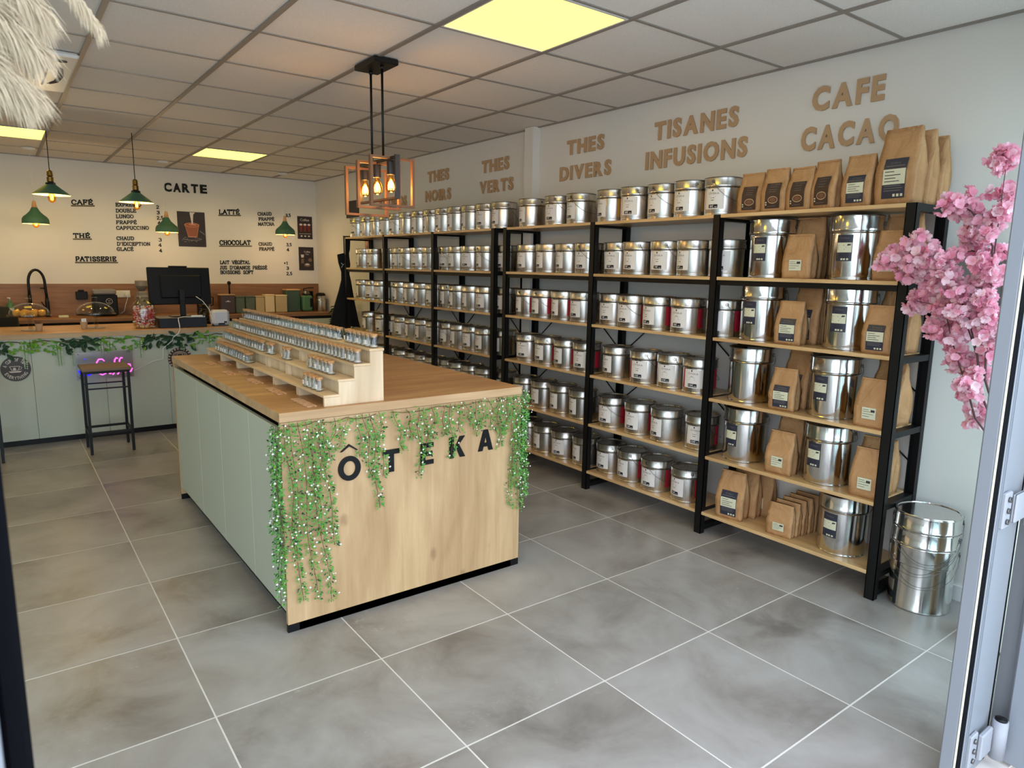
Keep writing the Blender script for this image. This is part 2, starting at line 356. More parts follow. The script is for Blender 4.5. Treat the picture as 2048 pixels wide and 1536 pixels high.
for i in range(len(ex) - 1):
    for j in range(len(ey) - 1):
        w = ex[i + 1] - ex[i]; h = ey[j + 1] - ey[j]; c = ((ex[i] + ex[i + 1]) / 2, (ey[j] + ey[j + 1]) / 2)
        if (i, j) in lit: continue
        if c[0] < 0 and c[0] > -1.2 and 1.6 < c[1] < 2.6 and False: continue
        k = (round(w, 3), round(h, 3))
        if k not in tmes:
            m_ = MB(); m_.box((-w / 2 + 0.006, -h / 2 + 0.004, 0), (w / 2 - 0.006, h / 2 - 0.004, 0.015), 'ceiling_tile'); tmes[k] = m_.mesh('ceiling_tile')
        link('ceiling_tile', tmes[k], ceiling, (c[0], c[1], HC + 0.004))
def at_cell(p): i, j = near(p[0], ex), near(p[1], ey); return (ex[i] + ex[i + 1]) / 2, (ey[j] + ey[j + 1]) / 2
lab = ['yellow-lit square panel light nearest the shop front above the tea shelves', 'yellow-lit square panel light above the bar left of the tea rack', 'yellow-lit square panel light over the bar at the left edge of the picture',
       'added unseen square panel light in the ceiling left of the entrance', 'added unseen square panel light in the ceiling far left, middle of the room', 'added unseen square panel light in the ceiling far left, above the bar']
for k, p in enumerate(lights):
    c = at_cell(p)
    o = empty('ceiling_light', (c[0], c[1], HC), lab[k], 'ceiling light', 'square panel lights in the ceiling grid')
    m_ = MB(); m_.box((-0.285, -0.285, 0.001), (0.285, 0.285, 0.006), 'light_panel'); m_.build('diffuser', o)
    m_ = MB()
    for a, b_ in (((-0.3, -0.3), (0.3, -0.285)), ((-0.3, 0.285), (0.3, 0.3)), ((-0.3, -0.285), (-0.285, 0.285)), ((0.285, -0.285), (0.3, 0.285))): m_.box((a[0], a[1], -0.003), (b_[0], b_[1], 0.012), 'white_plastic')
    m_.build('frame', o)

# facade: header, glazing and the door frame the picture is taken through
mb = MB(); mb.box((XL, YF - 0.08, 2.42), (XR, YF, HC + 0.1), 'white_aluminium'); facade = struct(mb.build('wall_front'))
def window_unit(n, x0, x1):
    m_ = MB()
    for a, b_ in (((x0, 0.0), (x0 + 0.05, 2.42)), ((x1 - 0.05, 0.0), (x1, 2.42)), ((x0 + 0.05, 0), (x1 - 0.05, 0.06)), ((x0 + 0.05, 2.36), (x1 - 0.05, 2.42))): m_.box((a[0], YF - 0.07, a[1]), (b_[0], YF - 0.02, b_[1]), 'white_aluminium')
    w = struct(m_.build('window_%d' % n))
    m_ = MB(); m_.box((x0 + 0.05, YF - 0.05, 0.06), (x1 - 0.05, YF - 0.042, 2.36), 'window_glass'); m_.build('pane', w)
window_unit(1, XL, -2.5); window_unit(2, -2.5, -0.56); window_unit(3, 1.99, XR)  # leftmost window is unseen, added with the widened room for more daylight
# right jamb (profile with gasket), hinges and the leaf folded outwards
o = empty('door_1', (0, 0, 0), None, None, kind='structure')
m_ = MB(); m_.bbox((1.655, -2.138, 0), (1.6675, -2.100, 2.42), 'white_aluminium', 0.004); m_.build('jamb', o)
m_ = MB(); m_.box((1.655, -2.1405, 0), (1.6655, -2.1382, 2.42), 'cream_paper'); m_.build('bead', o)
m_ = MB(); m_.box((1.6678, -2.1415, 0), (1.703, -2.110, 2.42), 'rubber_gasket'); m_.build('gasket', o)
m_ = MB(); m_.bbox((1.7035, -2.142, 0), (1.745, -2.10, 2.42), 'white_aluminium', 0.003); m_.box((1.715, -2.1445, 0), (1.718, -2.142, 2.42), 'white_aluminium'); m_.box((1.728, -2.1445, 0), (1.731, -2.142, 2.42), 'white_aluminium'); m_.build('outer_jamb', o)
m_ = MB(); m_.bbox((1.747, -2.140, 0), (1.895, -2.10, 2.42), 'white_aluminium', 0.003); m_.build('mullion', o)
m_ = MB(); m_.box((1.896, -2.138, 0), (1.915, -2.10, 2.42), 'rubber_gasket'); m_.build('gasket', o)
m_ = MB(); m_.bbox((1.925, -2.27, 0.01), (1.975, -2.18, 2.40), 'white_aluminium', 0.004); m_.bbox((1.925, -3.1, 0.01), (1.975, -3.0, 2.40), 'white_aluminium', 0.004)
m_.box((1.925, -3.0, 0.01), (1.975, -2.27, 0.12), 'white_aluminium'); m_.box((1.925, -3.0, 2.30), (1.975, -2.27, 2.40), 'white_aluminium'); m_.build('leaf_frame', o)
m_ = MB(); m_.box((1.945, -3.0, 0.12), (1.953, -2.27, 2.30), 'window_glass'); m_.build('pane', o)
for z in (0.80, 0.05, 1.9):
    m_ = MB(); m_.bbox((1.735, -2.152, z), (1.785, -2.1405, z + 0.105), 'hinge_grey', 0.003); m_.bbox((1.785, -2.165, z + .012), (1.865, -2.150, z + 0.095), 'hinge_grey', 0.004)
    m_.tube([(1.885, -2.175, z - 0.01), (1.885, -2.175, z + 0.115)], 0.021, 'hinge_grey', 14); m_.tube([(1.885, -2.175, z + 0.115), (1.885, -2.175, z + 0.120)], 0.017, 'black_plastic', 14)
    for dz in (0.02, 0.052, 0.085): m_.tube([(1.758, -2.158, z + dz), (1.758, -2.152, z + dz)], 0.008, 'wire_steel', 10)
    h_ = m_.build('hinge', o)
# left jamb
o = empty('door_2', (0, 0, 0), None, None, kind='structure')
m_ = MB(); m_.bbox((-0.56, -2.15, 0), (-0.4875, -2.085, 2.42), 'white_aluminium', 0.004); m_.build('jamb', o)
m_ = MB(); m_.bbox((-0.4875, -2.12, 0), (-0.468, -2.09, 2.42), 'rubber_gasket', 0.004); m_.build('gasket', o)

# ================================================================== TEA RACKS (right wall)
LV = [1.80, 1.47, 1.14, 0.80, 0.465, 0.135]
XF, XB = 2.69, 3.012
def rack(label, posts, first_last_x):
    o = empty('shelf_rack', (2.85, (posts[0] + posts[-1]) / 2, 0), label, 'shelf rack', 'steel and wood shelf racks along the right wall'); oy = (posts[0] + posts[-1]) / 2; ox = 2.85
    for y in posts:
        for x in (XF, XB):
            m_ = MB(); s_ = 0.022
            if x == XF: m_.box((-0.004, -s_, 0), (0.0, s_, 1.80), 'black_metal'); m_.box((-0.004, -s_, 0), (0.034, -s_ + 0.003, 1.80), 'black_metal'); m_.box((-0.004, s_ - 0.003, 0), (0.034, s_, 1.80), 'black_metal')
            else: m_.box((0.0, -s_, 0), (0.004, s_, 1.80), 'black_metal'); m_.box((-0.03, -s_, 0), (0.004, -s_ + 0.003, 1.80), 'black_metal'); m_.box((-0.03, s_ - 0.003, 0), (0.004, s_, 1.80), 'black_metal')
            m_.build('post', o, (x - ox, y - oy, 0))
        for z in LV + [0.02]:
            m_ = MB(); m_.box((0.03, -0.02, -0.032), (XB - XF - 0.03, 0.02, -0.004 if z < 1.79 else 0.0), 'black_metal'); m_.build('crossbar', o, (XF - ox, y - oy, z + (0.03 if z == 0.02 else 0)))
    for a, c in zip(posts, posts[1:]):
        for k, z in enumerate(LV):
            m_ = MB(); m_.bbox((XF - 0.004 - ox, -(c - a) / 2 + 0.0225, -0.018), (XB - ox, (c - a) / 2 - 0.0225, 0), 'shelf_board', 0.0015); m_.build('shelf', o, (0, (a + c) / 2 - oy, z))
            if z == 1.47:
                m_ = MB(); m_.box((XF + 0.008 - ox, -(c - a) / 2 + 0.02, -0.045), (XF + 0.012 - ox, (c - a) / 2 - 0.02, -0.019), 'black_metal'); m_.build('front_rail', o, (0, (a + c) / 2 - oy, z))
        for z0, z1 in ((0.465, 0.80), (0.80, 1.14)):
            ym = (a + c) / 2
            for s_ in (-1, 1):
                ye = a + 0.02 if s_ < 0 else c - 0.02
                m_ = MB(); m_.tube([(3.012 - ox, ye - oy, z0 + 0.14), (3.012 - ox, ye - oy - s_ * 0.22, z1 - 0.02)], 0.004, 'black_metal', 5); m_.build('brace', o)
    return o
PA = [-1.395, -0.405, 0.563, 1.53]; PB = [1.69, 2.62, 3.586, 4.53]
rack('black steel rack of six oak boards nearest the door, holding coffee bags and tins', PA, 0)
rack('black steel rack of six oak boards farther back beside the hanging apron', PB, 0)

# ------------------------------------------------------------------ tins
def cyl_pts(vs, R0, zc, phi):  # flat (u,v) -> cylinder facing -x, +phi towards -y
    return [(-R0 * math.cos(phi + u / R0), -R0 * math.sin(phi + u / R0), zc + v) for u, v in vs]
def patch(mb, R0, p0, p1, z0, z1, m, n=10, round_=0):
    vs = []; fs = []
    for k in range(n + 1):
        a = p0 + (p1 - p0) * k / n
        for z in (z0, z1): vs.append((-R0 * math.cos(a), -R0 * math.sin(a), z))
    for k in range(n): fs.append((2 * k, 2 * k + 2, 2 * k + 3, 2 * k + 1))
    mb.add(vs, fs, m, True)
def curved_text(mb, txt, m, R0, phi, z, h, w, bold=0.0):
    vs, fs, W0, H0 = text_geo(txt, bold)
    mb.add(cyl_pts([(v[0] * w / W0 - w / 2, v[1] * h / H0) for v in vs], R0, z, phi), fs, m)
def tin_parts(R, H, metal, ring=True):
    b_ = MB(); rb = R * 0.955
    b_.lathe([(rb - 0.002, 0), (rb + 0.001, 0.0015), (rb + 0.001, 0.005), (rb - 0.001, 0.008), (rb - 0.001, 0.016), (rb, 0.019), (rb, H * 0.72), (rb + 0.003, H * 0.735), (rb, H * 0.75), (rb + 0.0005, H * 0.80)], metal, 40)
    body = b_.mesh('body')
    l_ = MB(); l_.lathe([(rb + 0.0005, H * 0.745), (R, H * 0.765), (R + 0.0005, H * 0.79), (R - 0.0005, H * 0.80), (R - 0.0005, H - 0.006), (R + 0.0015, H - 0.004), (R + 0.0015, H), (R - 0.003, H + 0.0005), (R - 0.006, H - 0.006), (R * 0.5, H - 0.007), (0.0005, H - 0.007)], metal, 40)
    l_.tube([(math.cos(2 * PI * k / 40) * (R + 0.001), math.sin(2 * PI * k / 40) * (R + 0.001), H * 0.758) for k in range(40)], 0.0012, 'tin_seam', 4, closed=True)
    l_.tube([(math.cos(2 * PI * k / 40) * (R + 0.001), math.sin(2 * PI * k / 40) * (R + 0.001), H - 0.001) for k in range(40)], 0.0022, 'tin_seam', 4, closed=True)
    return body, l_.mesh('lid')
def handle_mesh(R, H, zf=0.89, drop=0.55, ear=0.008):
    h_ = MB(); ze = H * zf
    for s_ in (-1, 1):
        a = PI / 2 * s_
        c = (math.cos(a) * (R + 0.002), math.sin(a) * (R + 0.002), ze)
        ring = [(c[0] + math.cos(q) * ear, c[1] + s_ * 0.001, c[2] + math.sin(q) * ear) for q in [2 * PI * k / 14 for k in range(14)]]
        h_.tube(ring, 0.0013, 'tin_seam', 4, closed=True)
        h_.tube([(c[0], c[1] - s_ * 0.002, c[2]), (c[0], c[1] + s_ * 0.004, c[2])], 0.003, 'wire_steel', 8)
    pts = []
    for k in range(17):
        a = PI / 2 - PI * k / 16
        q = math.sin(PI * k / 16)
        pts.append((math.cos(a) * (R + 0.008) + 0.004, math.sin(a) * (R + 0.006), ze - H * drop * q ** 0.7))
    h_.tube(pts, 0.0012, 'wire_steel', 5)
    return h_.mesh('handle')
tin_body, tin_lid = tin_parts(0.100, 0.200, 'tin_metal'); tin_handle = handle_mesh(0.100, 0.200)
def label_mesh(price, variant):
    m_ = MB(); R0 = 0.0966; hw = 0.60
    patch(m_, R0, -hw, hw, 0.032, 0.140, 'label_paper', 12)
    R1 = R0 + 0.0004
    curved_text(m_, '\u00d4TEKA', 'label_ink', R1 + 0.0004, 0.0, 0.110, 0.0125, 0.062)
    vs = [(0.0045 * math.cos(2 * PI * k / 10), 0.0055 * math.sin(2 * PI * k / 10)) for k in range(10)]
    m_.add(cyl_pts(vs, R1, 0.1315, -0.08), [list(range(10))], 'label_ink_dark')
    rr = random.Random(variant)
    for k, z in enumerate((0.096, 0.090, 0.078)):
        w_ = [0.018, 0.03, 0.034, 0.02][(variant + k) % 4]
        c_ = [(-w_ / 2 - 0.006, 0), (w_ / 2 - 0.006, 0), (w_ / 2 - 0.006, 0.003), (-w_ / 2 - 0.006, 0.003)]
        m_.add(cyl_pts(c_, R1, z, 0), [(0, 1, 2, 3)], 'label_ink_dark' if k else 'label_ink')
    # black price tag
    patch(m_, R1, -0.285, 0.245, 0.0375, 0.0570, 'price_tag', 8); patch(m_, R1, -0.30, 0.26, 0.0395, 0.0550, 'price_tag', 8)
    curved_text(m_, price + '\u20ac', 'price_white', R1 + 0.0009, -0.09, 0.0405, 0.0140, 0.028 if len(price) > 1 else 0.022, 0.0)
    c_ = [(0.009, 0), (0.021, 0), (0.021, 0.0025), (0.009, 0.0025)]; m_.add(cyl_pts(c_, R1 + 0.0009, 0.042, 0), [(0, 1, 2, 3)], 'price_white')
    return m_.mesh('label')
labels = {(p, v): label_mesh(p, v) for p in ('6', '7', '8', '9', '10') for v in range(3)}
def sticker_reflection_mesh(m, p0, p1):
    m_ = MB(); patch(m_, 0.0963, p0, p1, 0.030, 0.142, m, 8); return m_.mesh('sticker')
st_red = [sticker_reflection_mesh('red_patch', -0.80, -0.52), sticker_reflection_mesh('red_patch', 1.30, 1.80)]; st_or = [sticker_reflection_mesh('orange_patch', -0.75, -0.55), sticker_reflection_mesh('orange_patch', 1.35, 1.8)]  # right-hand patches paint a neighbour's reflection into colour; left ones are stickers
TIN = {1.80: [-0.342, -0.133, 0.079, 0.296, 0.508, 0.819, 1.052, 1.347, 1.711, 1.931, 2.157, 2.365, 2.575, 2.80, 3.03, 3.26, 3.475, 3.70, 3.93, 4.147, 4.42],
 1.47: [-0.374, -0.168, 0.033, 0.255, 0.462, 0.717, 0.923, 1.138, 1.368, 1.697, 1.926, 2.147, 2.365, 2.57, 2.814, 3.034, 3.277, 3.491, 3.70, 4.013, 4.266],
 1.14: [-0.383, -0.15, 0.073, 0.283, 0.487, 0.753, 0.953, 1.173, 1.377, 1.69, 1.929, 2.144, 2.348, 2.55, 2.765, 2.98, 3.202, 3.42, 3.63, 3.84, 4.05, 4.283],
 0.80: [-0.264, -0.056, 0.153, 0.416, 0.695, 0.912, 1.138, 1.368, 1.725, 1.930, 2.14, 2.35, 2.555, 2.76, 2.965, 3.17, 3.378, 3.585, 3.823, 4.157],
 0.465: [-0.281, -0.041, 0.185, 0.427, 0.722, 0.955, 1.175, 1.40, 1.713, 1.94, 2.156, 2.363, 2.57, 2.775, 2.98, 3.185, 3.41, 3.64, 3.884],
 0.135: [-0.224, 0.017, 0.243, 0.459, 0.691, 0.913, 1.121, 1.342, 1.68, 1.908, 2.13, 2.35]}
SHN = {1.80: 'top board', 1.47: 'second board down', 1.14: 'third board down', 0.80: 'fourth board down', 0.465: 'fifth board down', 0.135: 'lowest board'}
rt = random.Random(5)
def bay_of(y):
    if y < 0.563: return 0
    if y < 1.6: return 1
    return 2
BN = ['bay next to the coffee bags', 'middle bay of the near rack', 'far rack']
lab_phi = {}
for z, ys in TIN.items():
    cnt = [0, 0, 0]
    for k_ in range(1, len(ys)):
        if ys[k_] - ys[k_ - 1] < 0.2035: ys[k_] = ys[k_ - 1] + 0.2035
    for y in ys:
        b_ = bay_of(y); n_ = cnt[b_]; cnt[b_] += 1
        price = ('8' if b_ == 0 else '7') if z == 1.80 else ('10' if z < 1.0 and b_ < 2 else rt.choice('789'))
        if z < 1.0: xo = rt.uniform(0.0, 0.02)
        else: xo = rt.uniform(0.0, 0.012)
        if z < 1.8 and any(abs(y - p_) < 0.127 for p_ in PA + PB): xo = 0.034
        t = empty('tea_tin', (2.80 + xo, y, z + 0.0005), 'silver tea tin, %s from the door, %s, %s' % (ORD[n_], SHN[z], BN[b_]), 'tin', 'labelled tea tins on the racks')
        ph = rt.uniform(-0.35, 0.30)
        link('body', tin_body, t, None, rt.uniform(0, 6)); link('lid', tin_lid, t, None, rt.uniform(0, 6))
        link('handle', tin_handle, t, None, rt.choice([-0.75, -0.55, -0.9, -0.35, 0.1, -1.5]) + rt.uniform(-0.1, 0.1))
        link('label', labels[(price, rt.randrange(3))], t, None, ph)
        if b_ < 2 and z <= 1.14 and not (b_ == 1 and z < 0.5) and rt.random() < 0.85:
            for q_ in st_red[(0 if rt.random() < .5 else 1):]: link('red_patch', q_, t, None, ph)['label'] = 'red sticker or painted reflection'
        elif b_ == 0 and z == 1.80:
            for q_ in st_or: link('orange_patch', q_, t, None, ph)['label'] = 'orange sticker or painted reflection'
# unlabelled backs of the last tins keep their handle towards the door
# ------------------------------------------------------------------ big coffee tins
big_body, big_lid = tin_parts(0.117, 0.295, 'bright_tin'); big_handle = handle_mesh(0.117, 0.295, 0.88, 0.30, 0.009)
def big_label():
    m_ = MB(); R0 = 0.1130; w = 0.32
    patch(m_, R0, -w, w, 0.085, 0.205, 'navy_label', 10); patch(m_, R0 + 0.0004, -w * 0.93, w * 0.93, 0.125, 0.170, 'cream_paper', 8)
    curved_text(m_, '\u00d4TEKA', 'label_ink', R0 + 0.0004, 0, 0.186, 0.010, 0.04)
    for z, w_ in ((0.176, 0.05), (0.117, 0.055), (0.110, 0.06), (0.103, 0.055)): m_.add(cyl_pts([(-w_ / 2, 0), (w_ / 2, 0), (w_ / 2, 0.0022), (-w_ / 2, 0.0022)], R0 + 0.0004, z, 0), [(0, 1, 2, 3)], 'label_ink')
    for z, w_ in ((0.156, 0.03), (0.147, 0.04), (0.138, 0.034)): m_.add(cyl_pts([(-0.03, 0), (-0.03 + w_, 0), (-0.03 + w_, 0.0025), (-0.03, 0.0025)], R0 + 0.0008, z, 0), [(0, 1, 2, 3)], 'label_ink_dark')
    for u in (-0.012, 0.0, 0.014): m_.add(cyl_pts([(u, 0), (u + 0.009, 0), (u + 0.009, 0.008), (u, 0.008)], R0 + 0.0004, 0.090, 0), [(0, 1, 2, 3)], 'cream_paper')
    m_.add(cyl_pts([(0.012, 0), (0.028, 0.002), (0.03, 0.008), (0.016, 0.009)], R0 + 0.0008, 0.155, 0), [(0, 1, 2, 3)], 'label_ink_dark')
    return m_.mesh('label')
bl_me = big_label()
BT = [(1.47, -0.653, 0.0, 1, 'left'), (1.47, -1.095, 0.05, 1, 'right'), (1.14, -0.626, -0.05, 1, 'left'), (1.14, -1.10, 0.05, 1, 'right'), (0.80, -0.580, 0, 0, 'left'), (0.80, -1.057, -0.1, 1, 'right'),
      (0.465, -0.573, -0.1, 1, 'left'), (0.465, -1.060, -0.15, 1, 'right'), (0.135, -1.170, -0.1, 1, 'right')]
for z, y, ph, lb, sd in BT:
    t = empty('coffee_tin', (2.835, y, z + 0.0005), ('large dark-labelled shiny tin' if lb else 'large unlabelled shiny tin') + ', %s, %s from the door' % (SHN[z], 'farther' if sd == 'left' else 'nearest') if z != 0.135 else 'large shiny tin with dark label on the lowest board beside kraft bags', 'tin', 'large coffee tins in the bay nearest the door')
    link('body', big_body, t, None, y * 9); link('lid', big_lid, t, None, y * 5); link('handle', big_handle, t, None, 0.25)
    if lb: link('label', bl_me, t, None, ph)
# empty pails stacked on the floor
pail_body, pail_lid = tin_parts(0.133, 0.300, 'bright_tin'); pail_handle = handle_mesh(0.133, 0.300, 0.90, 0.42, 0.011)
for k, (nm, pos) in enumerate((('bottom', 'lowest'), ('middle', 'middle'), ('top', 'topmost'))):
    t = empty('metal_pail', (2.845, -1.545, 0.0005 + 0.072 * k), 'empty shiny pail with wire handle, %s of the three nested beside the rack' % pos, 'pail', 'nested empty pails on the floor')
    m_ = MB(); R = 0.133; H = 0.300
    m_.lathe([(R - 0.006 - 0.0, 0), (R - 0.004, 0.002), (R - 0.004, 0.008), (R - 0.006, 0.012), (R - 0.006, H * 0.70), (R - 0.001, H * 0.715), (R - 0.001, H * 0.745), (R, H * 0.76), (R, H - 0.006), (R + 0.002, H - 0.004), (R + 0.002, H)] if k == 0 else
            [(R - 0.004, H - 0.078), (R + 0.002, H - 0.070), (R + 0.003, H - 0.064), (R, H - 0.058), (R, H - 0.006), (R + 0.003, H - 0.003), (R + 0.002, H)], 'bright_tin', 48, cap=(k == 0))
    m_.build('body', t)
    if k == 2:
        m_ = MB(); m_.lathe([(R + 0.003, H), (R - 0.002, H + 0.004), (R - 0.008, H + 0.003), (R - 0.012, H - 0.004), (R - 0.02, H - 0.004), (R - 0.022, H - 0.001), (R - 0.026, H - 0.003), (0.001, H - 0.004)], 'bright_tin', 48); m_.build('lid', t)
    link('handle', handle_mesh(0.133, 0.300, 0.90, 0.5 + 0.06 * k, 0.011), t, None, [3.45, 3.25, 3.6][k])
# ------------------------------------------------------------------ kraft bags
def bag_meshes(w, d, h, kind, seed, slump=0.0):
    rr = random.Random(seed); nz = 12; nx = 8; m_ = MB()
    def prof(t):   # half depth, half width, lean at height fraction t
        top = 0.80
        if t < top: dd = d / 2 * (0.92 + 0.16 * math.sin(PI * min(1, t / top))) * (1 if t < 0.45 else 1 - (t - 0.45) / (top - 0.45) * 0.72)
        else: dd = d / 2 * 0.28 * (1 - (t - top) / (1 - top)) + 0.003
        ww = w / 2 * (1.0 - 0.05 * (t > 0.75) + slump * math.sin(PI * t) * 0.2)
        return dd, ww
    rings = []
    for j in range(nz + 1):
        t = j / nz; dd, ww = prof(t); z = h * t * (1 - 0.0 * slump); ring = []
        g = 0.35 * dd if t < 0.8 else 0
        off = 0.006 * rr.uniform(-1, 1)
        for k in range(nx + 1): ring.append((-dd - 0.002 + rr.uniform(-1, 1) * 0.0022 * (0.3 + t), w and (ww - 2 * ww * k / nx), z))
        ring.append((-dd * 0.4, -ww + 0.001, z)); ring.append((0, -ww + g * 0.9, z)); ring.append((dd * 0.4, -ww + 0.001, z))
        for k in range(nx + 1): ring.append((dd + 0.002 + rr.uniform(-1, 1) * 0.0022, -ww + 2 * ww * k / nx, z))
        ring.append((dd * 0.4, ww - 0.001, z)); ring.append((0, ww - g * 0.9, z)); ring.append((-dd * 0.4, ww - 0.001, z))
        rings.append([(x + off * 0.4, y, z_) for x, y, z_ in ring])
    n = len(rings[0]); vs = [p for r_ in rings for p in r_]; fs = []
    for j in range(nz):
        for k in range(n): k2 = (k + 1) % n; fs.append((j * n + k, j * n + k2, (j + 1) * n + k2, (j + 1) * n + k))
    fs.append(list(range(n))[::-1]); fs.append([nz * n + k for k in range(n)])
    m_.add(vs, fs, 'kraft_paper', True)
    # folded top strip
    m_.box((-0.0065, -w / 2 * 0.95, h * 0.97), (0.004, w / 2 * 0.95, h), 'kraft_paper')
    body = m_.mesh('body')
    if kind is None: return body, None
    l_ = MB()
    def sx(zf):
        dd, ww = prof(zf); return -dd - 0.0065
    def plate(u0, u1, v0, v1, m, lift=0.0, n_=6):
        vs = []; fs = []
        for k in range(n_ + 1):
            v = v0 + (v1 - v0) * k / n_
            for u in (u0, u1): vs.append((sx(v) - lift, -u * w / 2, v * h))
        for k in range(n_): fs.append((2 * k, 2 * k + 1, 2 * k + 3, 2 * k + 2))
        l_.add(vs, fs, m)
    def line(u0, u1, v, m, t=0.010, lift=0.0012): plate(u0, u1, v, v + t, m, lift, 1)
    def txt(s_, u, v, hh, ww, m):
        vs, fs, W0, H0 = text_geo(s_); l_.add([(sx(v + y * hh / H0 / h) - 0.0012, -(u * w / 2 + x * ww / W0), v * h + y * hh / H0) for x, y, _ in vs], fs, m)
    if kind == 'navy':
        plate(-0.62, 0.62, 0.08, 0.60, 'navy_label'); plate(-0.60, 0.60, 0.26, 0.46, 'cream_paper', 0.0007)
        txt('\u00d4TEKA', -0.30, 0.525, 0.010, 0.045, 'label_ink')
        for k, v in enumerate((0.495, 0.235, 0.205, 0.175)): line(-0.5, 0.5 - 0.1 * (k % 2), v, 'label_ink')
        for k, v in enumerate((0.42, 0.375, 0.335, 0.295)): line(-0.5, [0.0, 0.35, 0.1, 0.3][k], v, 'label_ink_dark')
        for u in (0.0, 0.2, 0.4): plate(u, u + 0.13, 0.10, 0.135, 'cream_paper', 0.001, 1)
    elif kind == 'brown':
        plate(-0.62, 0.62, 0.08, 0.66, 'brown_label'); txt('\u00d4TEKA', -0.30, 0.60, 0.011, 0.05, 'label_ink')
        for k, v in enumerate((0.56, 0.50, 0.45, 0.12)): line(-0.30 - 0.1 * (k == 3), 0.32, v, 'label_ink')
        # painted cup print: ring of cream with chocolate
        for (ru, rv, m, lf) in ((0.42, 0.085, 'letter_wood', 0.0008), (0.36, 0.065, 'brown_label', 0.0012), (0.28, 0.05, 'copper_wood', 0.0016)):
            c = (0.05, 0.27); P_ = [(c[0] + ru * math.cos(2 * PI * k / 16), c[1] + rv * math.sin(2 * PI * k / 16)) for k in range(16)]
            l_.add([(sx(v) - lf, -u * w / 2, v * h) for u, v in P_], [list(range(16))], m)
        for v in (0.20, 0.15): plate(-0.56, -0.46, v, v + 0.03, 'cream_paper', 0.001, 1)
    elif kind == 'small':
        plate(-0.45, 0.45, 0.18, 0.42, 'cream_paper')
        for k, v in enumerate((0.37, 0.33, 0.28, 0.23)): line(-0.40, [0.0, 0.1, 0.3, 0.05][k], v, 'label_ink_dark', 0.008, 0.0008)
        plate(0.12, 0.38, 0.33, 0.38, 'label_ink_dark', 0.0010, 1)
    return body, l_.mesh('label')
